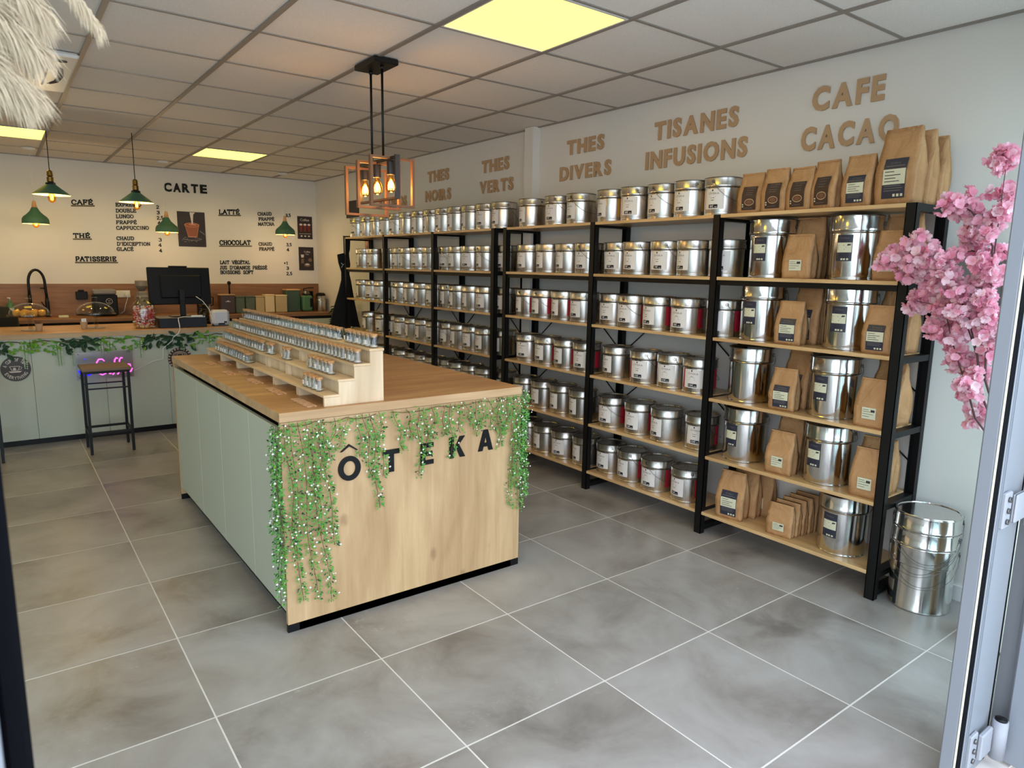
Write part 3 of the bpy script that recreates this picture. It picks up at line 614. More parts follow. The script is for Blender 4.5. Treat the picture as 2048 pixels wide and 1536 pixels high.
BG = [ # z, x, y, w, d, h, kind, rz, label
 (1.80, 2.765, -0.565, .128, .070, .205, 'brown', .10, 'kraft pouch with brown label, first of the top-board row, against the last tin'),
 (1.80, 2.765, -0.703, .128, .070, .215, 'brown', .06, 'kraft pouch with brown label, second from the tins on the top board'),
 (1.80, 2.765, -0.842, .125, .070, .208, 'brown', -.05, 'kraft pouch with pink cup print, shorter of the two on the top board'),
 (1.80, 2.765, -0.968, .122, .070, .225, 'brown', -.12, 'kraft pouch with pink cup print, taller of the two on the top board'),
 (1.80, 2.765, -1.128, .132, .075, .232, 'navy', -.05, 'kraft pouch with navy label, left of the tallest bag on the top board'),
 (1.80, 2.765, -1.302, .165, .085, .325, 'navy', -.10, 'tallest kraft bag with navy label at the end of the top board'),
 (1.80, 2.855, -1.318, .165, .075, .318, None, -.08, 'tall plain kraft bag just behind the tallest front bag, top board'),
 (1.80, 2.940, -1.335, .160, .070, .300, None, -.06, 'rearmost tall kraft bag by the wall on the top board'),
 (1.80, 2.880, -1.060, .120, .060, .190, None, .05, 'dark-shaded kraft pouch behind the navy-labelled pouch, top board'),
 (1.47, 2.755, -0.868, .140, .080, .215, 'small', .05, 'kraft pouch with small white label between two large tins, second board'),
 (1.47, 2.893, -0.835, .150, .085, .305, None, .10, 'tall kraft bag behind the small pouch between tins, second board'),
 (1.47, 2.755, -1.305, .120, .075, .220, 'small', 0, 'kraft pouch with small label behind the end post, second board'),
 (1.47, 2.895, -1.285, .160, .080, .300, None, 0, 'tall kraft bag behind the end post near the blossoms, second board'),
 (1.14, 2.755, -0.850, .132, .080, .218, 'navy', .08, 'kraft pouch with navy label between two large tins, third board'),
 (1.14, 2.890, -0.862, .150, .080, .290, 'navy', -.15, 'tall kraft bag half hidden behind the pouch, third board'),
 (1.14, 2.755, -1.290, .125, .080, .219, 'navy', 0, 'kraft pouch with navy label beside the end post, third board'),
 (1.14, 2.900, -1.300, .150, .090, .300, None, -.1, 'tall creased kraft bag behind the end post, third board'),
 (0.80, 2.755, -0.845, .130, .080, .216, 'navy', .10, 'kraft pouch with navy label between two large tins, fourth board'),
 (0.80, 2.890, -0.842, .150, .080, .298, 'navy', -.2, 'tall kraft bag with label behind the pouch, fourth board'),
 (0.80, 2.755, -1.300, .140, .085, .224, 'small', 0, 'kraft pouch with low white label beside the end post, fourth board'),
 (0.80, 2.900, -1.300, .155, .085, .296, 'navy', -.3, 'tall kraft bag behind the end post, fourth board'),
 (0.465, 2.755, -0.858, .138, .080, .223, 'small', .05, 'kraft pouch with small white label between tins, fifth board'),
 (0.465, 2.880, -0.830, .140, .080, .275, 'navy', .0, 'tall kraft bag behind the pouch, fifth board'),
 (0.465, 2.755, -1.310, .140, .085, .232, 'small', .05, 'kraft pouch with small label beside the end post, fifth board'),
 (0.465, 2.885, -1.285, .160, .085, .262, 'navy', .05, 'tall kraft bag behind the end post, fifth board'),
 (0.135, 2.760, -0.580, .150, .090, .268, 'navy', .15, 'large kraft bag with navy label at the left of the lowest board'),
 (0.135, 2.858, -0.600, .145, .080, .262, None, .12, 'second large kraft bag behind the labelled one, lowest board'),
 (0.135, 2.945, -0.640, .140, .070, .255, 'small', .1, 'third large kraft bag by the wall, lowest board'),
 (0.135, 2.745, -0.890, .135, .045, .172, 'small', .10, 'front kraft pouch with white label of the row of five, lowest board'),
 (0.135, 2.797, -0.895, .135, .045, .178, None, .08, 'second kraft pouch of the row of five, lowest board'),
 (0.135, 2.849, -0.900, .135, .045, .184, None, .06, 'middle kraft pouch of the row of five, lowest board'),
 (0.135, 2.901, -0.905, .135, .045, .190, None, .04, 'fourth kraft pouch of the row of five, lowest board'),
 (0.135, 2.953, -0.910, .135, .045, .196, None, .02, 'rearmost kraft pouch of the row of five, lowest board')]
for k, (z, x, y, w_, d_, h_, kd, rz_, lb) in enumerate(BG):
    t = empty('coffee_bag', (x, y, z + 0.0005), lb, 'paper bag', 'kraft coffee bags on the rack', rz_)
    bm_, lm_ = bag_meshes(w_, d_, h_, kd, k * 3 + 1, 0.3 if h_ > 0.25 else 0.1)
    link('body', bm_, t)
    if lm_: link('label', lm_, t)

# ------------------------------------------------------------------ wooden wall lettering
def wall_word(word, y0, y1, z0, h, label):
    o = empty('wall_lettering', (XR, (y0 + y1) / 2, z0), label, 'wall lettering', 'wooden words above the tea racks')
    # place each letter on its own
    ws = [text_geo(ch, 0.042)[2] + 0.13 for ch in word]; tot = sum(ws) - 0.13; sc_ = (y0 - y1) / tot; pos = 0.0
    for ch, wc in zip(word, ws):
        hh = h * (1.0 if ch not in 'COS' else 1.03)
        m_ = MB(); text_on(m_, ch, 'letter_wood', (-0.001, 0, 0), (0, -1, 0), (0, 0, 1), hh, (wc - 0.13) * sc_, 0.010, 0.042)
        m_.build('letter', o, (0, y0 - (y0 + y1) / 2 - pos * sc_, 0)); pos += wc
for w_ in (('CAFE', -.700, -1.067, 2.320, .118, 'wooden word CAFE, upper line nearest the door'), ('CACAO', -.655, -1.150, 2.128, .118, 'wooden word CACAO, lower line nearest the door, partly behind a bag'),
           ('TISANES', .375, -.254, 2.318, .112, 'wooden word TISANES, upper line second from the door'), ('INFUSIONS', .440, -.326, 2.143, .112, 'wooden word INFUSIONS, lower line second from the door'),
           ('THES', 1.225, .835, 2.325, .102, 'wooden word THES above the word DIVERS'), ('DIVERS', 1.300, .757, 2.146, .102, 'wooden word DIVERS right of the wall pillar'),
           ('THES', 2.344, 1.945, 2.302, .104, 'wooden word THES above the word VERTS'), ('VERTS', 2.375, 1.885, 2.131, .104, 'wooden word VERTS left of the wall pillar'),
           ('THES', 3.281, 2.890, 2.302, .104, 'wooden word THES above the word NOIRS'), ('NOIRS', 3.330, 2.855, 2.122, .104, 'wooden word NOIRS right of the hanging lamp'),
           ('ROOIBOS', 4.35, 3.72, 2.112, .104, 'wooden word ROOIBOS seen through the lamp frames')): wall_word(*w_)

# ================================================================== ISLAND COUNTER
IX0, IX1, IY0, IY1, IZ = 0.385, 1.575, -0.155, 1.865, 0.925
o = empty('island_counter', ((IX0 + IX1) / 2, (IY0 + IY1) / 2, 0), 'oak and sage green island counter standing in the middle of the shop', 'counter')
icx, icy = (IX0 + IX1) / 2, (IY0 + IY1) / 2
m_ = MB(); m_.bbox((IX0 - icx, IY0 - icy, IZ - 0.038), (IX1 - icx, IY1 - icy, IZ), 'oak_worktop', 0.0015)
top_ = m_.build('worktop', o)
m_ = MB(); m_.box((IX0 - icx, IY0 - icy - 0.0008, IZ - 0.0375), (IX1 - icx, IY0 - icy, IZ - 0.0005), 'oak_edge'); m_.box((IX0 - icx - 0.0008, IY0 - icy, IZ - 0.0375), (IX0 - icx, IY1 - icy, IZ - 0.0005), 'oak_edge'); m_.build('edge_band', o)
m_ = MB(); m_.bbox((IX0 - icx + 0.002, IY0 - icy, 0.035), (IX1 - icx - 0.002, IY0 - icy + 0.019, IZ - 0.0395), 'oak_panel', 0.001); m_.build('end_panel', o)
m_ = MB(); m_.bbox((IX0 - icx + 0.002, IY1 - icy - 0.019, 0.035), (IX1 - icx - 0.002, IY1 - icy, IZ - 0.0395), 'oak_panel', 0.001); m_.build('end_panel', o)
m_ = MB(); m_.box((IX0 - icx + 0.06, IY0 - icy + 0.02, 0.09), (IX1 - icx - 0.04, IY1 - icy - 0.02, IZ - 0.04), 'dark_slot'); m_.build('carcass', o)
m_ = MB(); m_.box((IX0 - icx + 0.05, IY0 - icy + 0.001, 0.0005), (IX1 - icx - 0.05, IY1 - icy - 0.001, 0.034), 'black_plastic')
m_.box((IX0 - icx + 0.002, IY0 - icy + 0.001, 0.0005), (IX1 - icx - 0.002, IY0 - icy + 0.018, 0.034), 'black_plastic'); m_.box((IX0 - icx + 0.002, IY1 - icy - 0.018, 0.0005), (IX1 - icx - 0.002, IY1 - icy, 0.034), 'black_plastic'); m_.build('plinth', o)
ysm = [IY0 + 0.022, 0.285, 0.785, 1.255, IY1 - 0.022]
for a, c in zip(ysm, ysm[1:]):
    for xs in (0, 1):
        m_ = MB(); x_ = IX0 - icx + 0.004 if xs == 0 else IX1 - icx - 0.022
        m_.bbox((x_, -(c - a) / 2 + 0.0015, 0.085), (x_ + 0.018, (c - a) / 2 - 0.0015, IZ - 0.068), 'sage_laminate', 0.001); m_.build('door', o, (0, (a + c) / 2 - icy, 0))
for a in ysm[1:-1]:
    m_ = MB(); m_.box((IX0 - icx + 0.0035, -0.0012, 0.085), (IX0 - icx + 0.006, 0.0012, IZ - 0.068), 'seam_edge'); m_.build('door_edge', o, (0, a - icy, 0))
# black letters stuck on the end panel
oL = empty('counter_lettering', (1.0, IY0, 0.61), 'large black letters reading \u00d4TEKA on the island end panel', 'lettering')
for ch, xc, z0, w_, h_ in (('O', .668, .606, .100, .106), ('T', .862, .612, .080, .100), ('E', 1.040, .616, .066, .100), ('K', 1.200, .624, .084, .100), ('A', 1.360, .634, .084, .102)):
    m_ = MB()
    if ch == 'O':
        vs = []; n = 40
        for k in range(n):
            a = 2 * PI * k / n
            for rx, rz in ((w_ / 2, h_ / 2), (w_ / 2 - .023, h_ / 2 - .021)):
                for yy in (-0.006, 0): vs.append((rx * math.cos(a), yy, h_ / 2 + rz * math.sin(a)))
        fs = []
        for k in range(n):
            a = 4 * k; b_ = 4 * ((k + 1) % n)
            fs += [(a, b_, b_ + 2, a + 2), (a, a + 1, b_ + 1, b_), (a + 2, b_ + 2, b_ + 3, a + 3)]
        m_.add(vs, fs, 'black_plastic')
        m_.prism([(-.040, .128), (0, .158), (.040, .128), (.031, .128), (0, .148), (-.031, .128)], -0.006, 0, 'black_plastic')
    elif ch == 'T':
        m_.box((-w_ / 2, -0.006, h_ - .021), (w_ / 2, 0, h_), 'black_plastic'); m_.box((-.012, -0.006, 0), (.012, 0, h_ - .021), 'black_plastic')
    elif ch == 'E':
        m_.box((-w_ / 2, -0.006, 0), (-w_ / 2 + .023, 0, h_), 'black_plastic')
        for z_ in (0, h_ / 2 - .010, h_ - .021): m_.box((-w_ / 2 + .023, -0.006, z_), (w_ / 2 - (.006 if 0 < z_ < .06 else 0), 0, z_ + .0205), 'black_plastic')
    elif ch == 'K':
        m_.box((-w_ / 2, -0.006, 0), (-w_ / 2 + .023, 0, h_), 'black_plastic')
        m_.prism([(-w_ / 2 + .023, .030), (w_ / 2 - .028, h_), (w_ / 2, h_), (-w_ / 2 + .023 + .016, .047)], -0.006, 0, 'black_plastic')
        m_.prism([(-.012, .060), (w_ / 2 - .026, 0), (w_ / 2 + .002, 0), (.004, .072)], -0.0055, 0, 'black_plastic')
    elif ch == 'A':
        m_.prism([(-w_ / 2, 0), (-.012, h_), (0.012, h_), (0.0, h_ - .030), (-w_ / 2 + .024, 0)], -0.006, 0, 'black_plastic')
        m_.prism([(w_ / 2, 0), (w_ / 2 - .024, 0), (0.0, h_ - .030), (-.004, h_), (0.012, h_)], -0.0062, 0, 'black_plastic')
        m_.box((-.026, -0.0058, .020), (.026, 0, .038), 'black_plastic')
    m_.build('letter', oL, (xc - 1.0, -0.0005, z0 - .61))

# ------------------------------------------------------------------ stepped riser with jars
RY = [-0.13, 0.185, 0.51, 0.82, 1.14, 1.475, 1.80]
ST = [(0.576, 0.972), (0.640, 1.033), (0.710, 1.092), (0.782, 1.152)]; RXB = 0.850
ROWN = ['nearest the island end with the lettering', 'second from the lettered end', 'third from the lettered end', 'fourth from the lettered end', 'fifth from the lettered end', 'farthest, closest to the bar']
for k in range(6):
    a, c = RY[k] + 0.001, RY[k + 1] - 0.001; L_ = (c - a)
    o = empty('display_riser', (0.71, (a + c) / 2, IZ + 0.0005), 'four-step pine riser on the island counter, %s' % ROWN[k], 'riser', 'pine stepped risers on the island')
    zb = 0.0
    for s_ in (-1, 1):
        P_ = [(ST[0][0] + .004 - .71, 0)]
        for i, (x, z) in enumerate(ST):
            P_.append((x + .004 - .71, z - .011 - IZ)); nx_ = ST[i + 1][0] + .004 if i < 3 else RXB - .004
            P_.append((nx_ - .71, z - .011 - IZ))
        P_.append((RXB - .004 - .71, 0))
        y_ = -L_ / 2 + .004 if s_ < 0 else L_ / 2 - .016
        m_ = MB(); m_.prism(P_, y_, y_ + .012, 'pine_upright'); m_.build('side_panel', o)
    for i, (x, z) in enumerate(ST):
        xe = ST[i + 1][0] + .006 if i < 3 else RXB
        m_ = MB(); m_.bbox((x - .71, -L_ / 2, z - .010 - IZ), (xe - .71, L_ / 2, z - IZ), 'pine', 0.001); m_.build('tread', o)
    for i in (1, 2, 3):
        x = ST[i][0] + .02; m_ = MB(); m_.box((x - .71, -L_ / 2 + .017, ST[i - 1][1] - .02 - IZ if i > 1 else 0.0), (x + .008 - .71, L_ / 2 - .017, ST[i][1] - .011 - IZ), 'pine_upright'); m_.build('riser_board', o)
def jar_meshes(R, H):
    g = MB(); g.lathe([(R * .9, 0.0005), (R, 0.004), (R, H * .66), (R * .80, H * .78), (R * .80, H * .84), (R * .86, H * .86), (R * .86, H * .88)], 'jar_glass', 16)
    c = MB(); c.lathe([(R * .70, H * .74), (R * .76, H * .82), (R * .84, H * .86), (R * .86, H), (0.0005, H)], 'cork', 12)
    t = MB(); t.lathe([(R * .80, 0.004), (R * .84, H * .16), (0.0005, H * .20)], 'tea_sample', 10)
    l = MB(); patch(l, R + .0004, -0.5, 0.5, H * .20, H * .52, 'label_paper', 4); l.add(cyl_pts([(-.006, 0), (.006, 0), (.006, .0015), (-.006, .0015)], R + .0007, H * .36, 0), [(0, 1, 2, 3)], 'label_ink_dark')
    return g.mesh('glass_body'), c.mesh('cork_stopper'), t.mesh('tea_sample'), l.mesh('label')
JS = jar_meshes(0.0195, 0.060); JB = jar_meshes(0.030, 0.055)
rows = {3: [RY[0] + .032 + .0455 * k for k in range(42) if k not in (7,)],
        2: [RY[0] + .030 + .0462 * k for k in range(42)],
        1: [0.02 + .046 * k for k in range(6)] + [0.560, 0.606] + [0.80, 0.846] + [0.955 + .046 * k for k in range(17)],
        0: [-0.015, 0.035, 0.085, 0.13] + [0.985 + .047 * k for k in range(14)]}
SN = ['lowest step', 'second step up', 'third step up', 'top step']
for st, ys in rows.items():
    x0 = ST[st][0]; xe = ST[st + 1][0] if st < 3 else RXB
    for n_, y in enumerate(ys):
        y += rt.uniform(-.0015, .0015)
        if y > 1.78: continue
        big = (st == 0 and abs(y - 0.985) < .01)
        t = empty('sample_jar', ((x0 + xe) / 2 + rt.uniform(-.003, .003) - (.004 if st < 3 else 0), y, ST[st][1] + .0004), 'cork-topped glass jar, %s from the lettered end, %s of the pine risers' % (ORD[n_], SN[st]) if not big else 'widest cork-topped glass jar, alone at the front of the lowest step row', 'jar', 'cork-topped tea sample jars')
        ms = JB if big else JS
        for nm, me in zip(('glass_body', 'cork_stopper', 'tea_sample', 'label'), ms): link(nm, me, t, None, rt.uniform(-.4, .3) if nm == 'label' else 0)
# small wooden words lying in front of the risers
for k, (word, x, y, w_) in enumerate((('INFUSIONS', .515, 0.095, .20), ('TISANES', .505, 0.42, .19), ('DIVERS', .505, 0.73, .17), ('VERTS', .545, 1.00, .14), ('THES', .470, 1.05, .14), ('NOIRS', .545, 1.42, .14), ('THES', .480, 1.46, .13))):
    m_ = MB(); text_on(m_, word, 'word_wood', (0, 0, 0.0), (0, -1, 0), (1, 0, 0), 0.044, w_, 0.005, 0.01)
    o = m_.build('wooden_word', None, (x, y, IZ + 0.0006)); tag(o, 'small wooden word %s lying flat by the risers, %s from the lettered end' % (word, ORD[k]), 'wooden word', 'small wooden words on the island')

# ------------------------------------------------------------------ trailing garland on the island end
def leaf_poly(mb, p, d, n, L_, w, m):
    d = d.normalized(); s_ = d.cross(n).normalized() * w
    mb.add([p, p + d * L_ * .45 + s_ + n * .002, p + d * L_, p + d * L_ * .45 - s_ + n * .002], [(0, 1, 2, 3)], m)
def vine(parent, x, ztop, zbot, y, drift, rr, side=False):
    n = max(4, int((ztop - zbot) / .02)); pts = []
    for k in range(n + 1):
        t = k / n; pts.append(Vector((x + drift * t + .008 * math.sin(t * 9 + x * 40), y - .006 - .018 * math.sin(PI * min(1, t * 1.6)) * .5 + .003 * math.sin(t * 14 + x * 10), ztop + (zbot - ztop) * t)))
    m_ = MB(); m_.tube(pts, .0011, 'stem_brown', 4); st = m_.build('vine_strand', parent)
    f = MB(); fl = MB()
    dens = int((ztop - zbot) * 520)
    for k in range(dens):
        t = rr.random() ** .9; i = min(n - 1, int(t * n)); p = pts[i].lerp(pts[i + 1], t * n - i)
        a = rr.uniform(0, 2 * PI); out = Vector((math.cos(a), -abs(math.sin(a)) * .8, rr.uniform(-.5, .5)))
        q = p + out * rr.uniform(.004, .016); wd = rr.uniform(.0022, .0042)
        leaf_poly(f, q, Vector((out.x, out.y, rr.uniform(-.9, .6))), Vector((rr.uniform(-.4, .4), -1, rr.uniform(-.3, .3))).normalized(), rr.uniform(.010, .018), wd, 'leaf_green' if rr.random() < .72 else ('leaf_yellowgreen' if rr.random() < .5 else 'leaf_dark'))
    for k in range(int((ztop - zbot) * 30)):
        t = rr.random(); i = min(n - 1, int(t * n)); p = pts[i].lerp(pts[i + 1], t * n - i) + Vector((rr.uniform(-.028, .028), rr.uniform(-.028, -.008), rr.uniform(-.008, .008)))
        r_ = rr.uniform(.0034, .0058)
        vs = [p + Vector(q) * r_ for q in ((1, 0, 0), (-1, 0, 0), (0, 1, 0), (0, -1, 0), (0, 0, 1), (0, 0, -1))]
        fl.add(vs, [(0, 2, 4), (2, 1, 4), (1, 3, 4), (3, 0, 4), (2, 0, 5), (1, 2, 5), (3, 1, 5), (0, 3, 5)], 'white_flower')
    stuff(f.build('leaves', st)); 
    if fl.v: stuff(fl.build('flowers', st))
rg = random.Random(11)
VS = [(.400, .32, .03), (.425, .13, .02), (.455, .12, .05), (.480, .10, .09), (.500, .40, .04), (.530, .34, .07), (.560, .62, -.02), (.610, .70, -.04), (.660, .74, -.05), (.700, .70, .02), (.735, .60, .03), (.765, .46, .03),
      (.800, .60, .02), (.870, .70, .05), (.935, .74, .03), (.990, .57, .01), (1.015, .66, .03), (1.065, .73, .0), (1.115, .74, .01), (1.150, .63, .02), (1.185, .74, .03), (1.230, .76, .05), (1.290, .72, .02), (1.330, .76, .01),
      (1.375, .73, .02), (1.415, .70, .02), (1.450, .64, -.01), (1.480, .72, -.01), (1.505, .33, .0), (1.525, .42, .0), (1.545, .30, .01), (1.562, .38, .01)]
for nm, lb, sel in (('artificial_garland', 'trailing green garland with white flowers over the left half of the lettered panel', [v_ for v_ in VS if v_[0] < .85]),
                    ('artificial_garland', 'trailing green garland with white flowers over the right half of the lettered panel', [v_ for v_ in VS if v_[0] >= .85])):
    g = empty(nm, (0, 0, 0), lb, 'garland', 'flowering garlands on the island end panel')
    a, c = sel[0][0], sel[-1][0]
    m_ = MB(); m_.tube([(a + (c - a) * k / 12 - .01, IY0 - .010 - .004 * (k % 2), IZ - .045 - .012 * math.sin(PI * (k % 4) / 4)) for k in range(13)], .0016, 'stem_brown', 5); m_.build('main_stem', g)
    for x, zb_, dr in sel: vine(g, x, IZ - .040, zb_, IY0 - .004, dr, rg)
g = empty('artificial_garland', (0, 0, 0), 'trailing green garland hanging round the left corner over the sage door', 'garland', 'flowering garlands on the island end panel')
for yy, zb_ in ((-.150, .13), (-.135, .20), (-.115, .30), (-.09, .42)):
    vine(g, IX0 - .012, IZ - .06, zb_, yy + .0, -.005, rg)
g = empty('artificial_garland', (0, 0, 0), 'trailing green garland hanging past the right corner of the island', 'garland', 'flowering garlands on the island end panel')
for xx, yy, zb_ in ((1.588, -.150, .36), (1.592, -.130, .44), (1.60, -.11, .60)): vine(g, xx, IZ - .02, zb_, yy, .01, rg)

# ================================================================== HANGING LAMPS
def point(name, loc, power, col=(1.0, .72, .38), r=.02, parent=None):
    l = bpy.data.lights.new(name, 'POINT'); l.energy = power; l.color = col; l.shadow_soft_size = r
    o = bpy.data.objects.new(name, l); COL.objects.link(o); o.location = loc
    if parent: o.parent = parent
    return o
def bulb(parent, z, s=1.0, x=0, y=0):
    m_ = MB(); m_.lathe([(.011 * s, 0), (.013 * s, -.012 * s), (.026 * s, -.038 * s), (.030 * s, -.058 * s), (.026 * s, -.080 * s), (.013 * s, -.094 * s), (.0005, -.097 * s)], 'amber_glass', 20, cap=False)
    b_ = m_.build('bulb', parent, (x, y, z))
    m_ = MB()
    for k in range(4):
        a = PI / 2 * k; m_.tube([(.004 * math.cos(a) * s, .004 * math.sin(a) * s, -.025 * s), (.010 * math.cos(a) * s, .010 * math.sin(a) * s, -.045 * s), (.008 * math.cos(a) * s, .008 * math.sin(a) * s, -.072 * s)], .0022 * s, 'filament', 5)
    m_.build('filament', b_)
    return b_
# box-frame chandelier over the island
LX, LY = 1.285, 0.80
o = empty('frame_pendant_lamp', (LX, LY, HC), 'hanging lamp of copper-coloured box frames with three glowing bulbs over the island', 'pendant lamp')
m_ = MB(); m_.bbox((-.07, -.125, -.030), (.07, .125, -.001), 'black_metal', .004); m_.build('ceiling_plate', o)
for s_ in (-1, 1):
    m_ = MB(); m_.tube([(0, s_ * .068, -.03), (0, s_ * .068, -.505)], .0065, 'black_metal', 10); m_.tube([(0, s_ * .068, -.03), (0, s_ * .068, -.048)], .010, 'black_metal', 10); m_.build('rod', o)
m_ = MB(); m_.box((-.012, -.22, -.525), (.012, .22, -.505), 'gunmetal'); m_.build('crossbar', o)
for y_, w0, w1, zt, zb_ in ((-.16, -.125, .135, -.505, -.762), (0.0, -.125, .135, -.515, -.765), (.155, -.125, .135, -.530, -.795)):
    m_ = MB(); t_ = .011
    m_.box((w0, y_ - t_, zb_), (w0 + .014, y_ + t_, zt), 'copper_wood'); m_.box((w1 - .014, y_ - t_, zb_), (w1, y_ + t_, zt), 'copper_wood')
    m_.box((w0 + .014, y_ - t_, zt - .012), (w1 - .014, y_ + t_, zt), 'copper_wood'); m_.box((w0 + .014, y_ - t_, zb_), (w1 - .014, y_ + t_, zb_ + .012), 'copper_wood'); m_.build('box_frame', o)
m_ = MB(); t_ = .013
m_.box((-t_, -.235, -.725), (t_, -.222, -.500), 'gunmetal'); m_.box((-t_, .222, -.725), (t_, .235, -.500), 'gunmetal'); m_.box((-t_, -.222, -.512), (t_, .222, -.5255), 'gunmetal'); m_.box((-t_, -.222, -.725), (t_, .222, -.714), 'copper_wood'); m_.build('long_frame', o)
for y_ in (-.155, .01, .165):
    m_ = MB(); m_.lathe([(.020, -.526), (.021, -.53), (.021, -.595), (.018, -.597)], 'gunmetal', 18, (0, 0, 0)); s_o = m_.build('socket', o, (0, y_, 0))
    bulb(o, -.597, 0.95, 0, y_); point('bulb_light', (0, y_, -.655), 2.6, r=.025, parent=o)
# two flat cone pendants over the bar, three bell pendants in front of the menu
def cone_pendant(x, y, zb_, label):
    o = empty('cone_pendant_lamp', (x, y, HC), label, 'pendant lamp', 'green cone pendants over the bar'); zz = zb_ - HC
    m_ = MB(); m_.tube([(0, 0, 0), (0, 0, zz + .19)], .0035, 'black_metal', 6); m_.build('cord', o)
    m_ = MB(); m_.lathe([(.010, .195), (.020, .185), (.022, .150), (.016, .146), (.024, .140), (.024, .105), (.018, .100)], 'brass', 16, (0, 0, zz)); m_.build('socket', o)
    m_ = MB(); m_.lathe([(.030, .100), (.036, .094), (.036, .082)], 'black_metal', 20, (0, 0, zz)); m_.build('collar', o)
    m_ = MB(); m_.lathe([(.034, .084), (.040, .078), (.130, .006), (.134, 0)], 'green_enamel', 36, (0, 0, zz), cap=False); m_.lathe([(.133, -.0005), (.128, .004), (.038, .075)], 'shade_inner', 36, (0, 0, zz), cap=False); m_.build('lamp_shade', o)
    bulb(o, zz + .030, .95); point('bulb_light', (0, 0, zz - .09), 7.0, r=.025, parent=o)
cone_pendant(-.024, 4.064, 2.020, 'green cone pendant lamp on black cord, left of the two over the bar'); cone_pendant(.585, 4.044, 2.000, 'green cone pendant lamp on black cord, right one, by the price list')
def bell_pendant(x, y, zb_, label):
    o = empty('bell_pendant_lamp', (x, y, HC), label, 'pendant lamp', 'green bell pendants before the menu wall'); zz = zb_ - HC
    m_ = MB(); m_.lathe([(.058, -.001), (.058, -.008), (.045, -.022), (.010, -.026)], 'white_plastic', 24); m_.build('ceiling_rose', o)
    m_ = MB(); m_.tube([(0, 0, -.02), (0, 0, zz + .22)], .0022, 'white_plastic', 5); m_.build('cord', o)
    m_ = MB(); m_.lathe([(.006, .222), (.014, .218), (.024, .158)], 'beech', 18, (0, 0, zz)); m_.build('wooden_neck', o)
    m_ = MB(); P_ = [(.024, .158), (.028, .150), (.045, .118), (.072, .090), (.100, .066), (.112, .045), (.115, .020), (.115, 0)]
    m_.lathe(P_, 'green_enamel', 36, (0, 0, zz), cap=False); m_.lathe([(r_ - .002, z_ - .001) for r_, z_ in P_[::-1]], 'shade_inner', 36, (0, 0, zz), cap=False); m_.build('lamp_shade', o)
    bulb(o, zz + .052, .95); point('bulb_light', (0, 0, zz - .06), 4.0, r=.025, parent=o)
bell_pendant(-.078, 5.611, 1.850, 'green bell pendant lamp, leftmost, left of the heading for coffee'); bell_pendant(1.112, 5.663, 1.822, 'green bell pendant lamp beside the chocolate cup poster'); bell_pendant(2.429, 5.708, 1.850, 'green bell pendant lamp beside the two small posters')
# ceiling cassette air conditioner
o = empty('air_conditioner', (-.47, 2.13, HC), 'white ceiling cassette air conditioner behind the pampas plumes', 'air conditioner')
m_ = MB(); m_.bbox((-.475, -.475, -.030), (.475, .475, -.005), 'white_plastic', .012); m_.build('cover', o)
m_ = MB(); m_.bbox((-.26, -.26, -.034), (.26, .26, -.0305), 'white_plastic', .002); m_.build('grille', o)
for k in range(4):
    M_ = Matrix.Rotation(PI / 2 * k, 4, 'Z'); m_ = MB()
    pts = [(.375, -.25), (.385, -.25), (.42, -.18), (.435, 0.0), (.42, .18), (.385, .25), (.365, .25), (.395, .15), (.405, 0), (.395, -.15)]
    m_.prism(pts, -.0322, -.0305, 'dark_slot', 'xy', M_); m_.prism([(.345, -.26), (.355, -.26), (.350, .30), (.340, .30)], -.0322, -.0305, 'dark_slot', 'xy', M_); m_.build('air_slot', o)
m_ = MB(); m_.lathe([(.026, -.0325), (.026, -.0305)], 'dark_slot', 20, (.40, -.36, 0)); m_.build('sensor', o)

# ================================================================== BAR
BX = 1.285; BY0, BY1, BZ = 3.93, 4.73, .910
o = empty('bar_counter', (0, 4.33, 0), 'long oak-topped bar counter with sage green front at the back', 'counter')
m_ = MB(); m_.bbox((XL + .9, BY0 - 4.33, BZ - .042), (BX, BY1 - 4.33, BZ), 'oak_worktop', .0015); m_.build('worktop', o)
m_ = MB(); m_.box((XL + .9, BY0 - 4.3308, BZ - .0415), (BX, BY0 - 4.33, BZ - .0005), 'oak_edge'); m_.build('edge_band', o)
xs = [XL + .92, -2.35, -1.3, -.76, -.27, .24, .735, BX - .025]
for a, c in zip(xs, xs[1:]):
    m_ = MB(); m_.bbox((-(c - a) / 2 + .001, BY0 - 4.33 + .02, .045), ((c - a) / 2 - .001, BY0 - 4.33 + .038, BZ - .043), 'sage_laminate', .0008); m_.build('front_panel', o, ((a + c) / 2, 0, 0))
m_ = MB(); m_.box((XL + .92, BY0 - 4.33 + .026, .0005), (BX - .02, BY0 - 4.33 + .04, .045), 'black_plastic'); m_.build('plinth', o)
m_ = MB(); m_.box((BX - .024, BY0 - 4.33 + .04, .0005), (BX - .006, BY1 - 4.33 - .12, BZ - .043), 'sage_laminate'); m_.build('side_panel', o)
m_ = MB(); m_.box((XL + .92, BY1 - 4.33 - .12, .0005), (BX - .026, BY1 - 4.33 - .10, BZ - .043), 'sage_laminate'); m_.build('rear_panel', o)
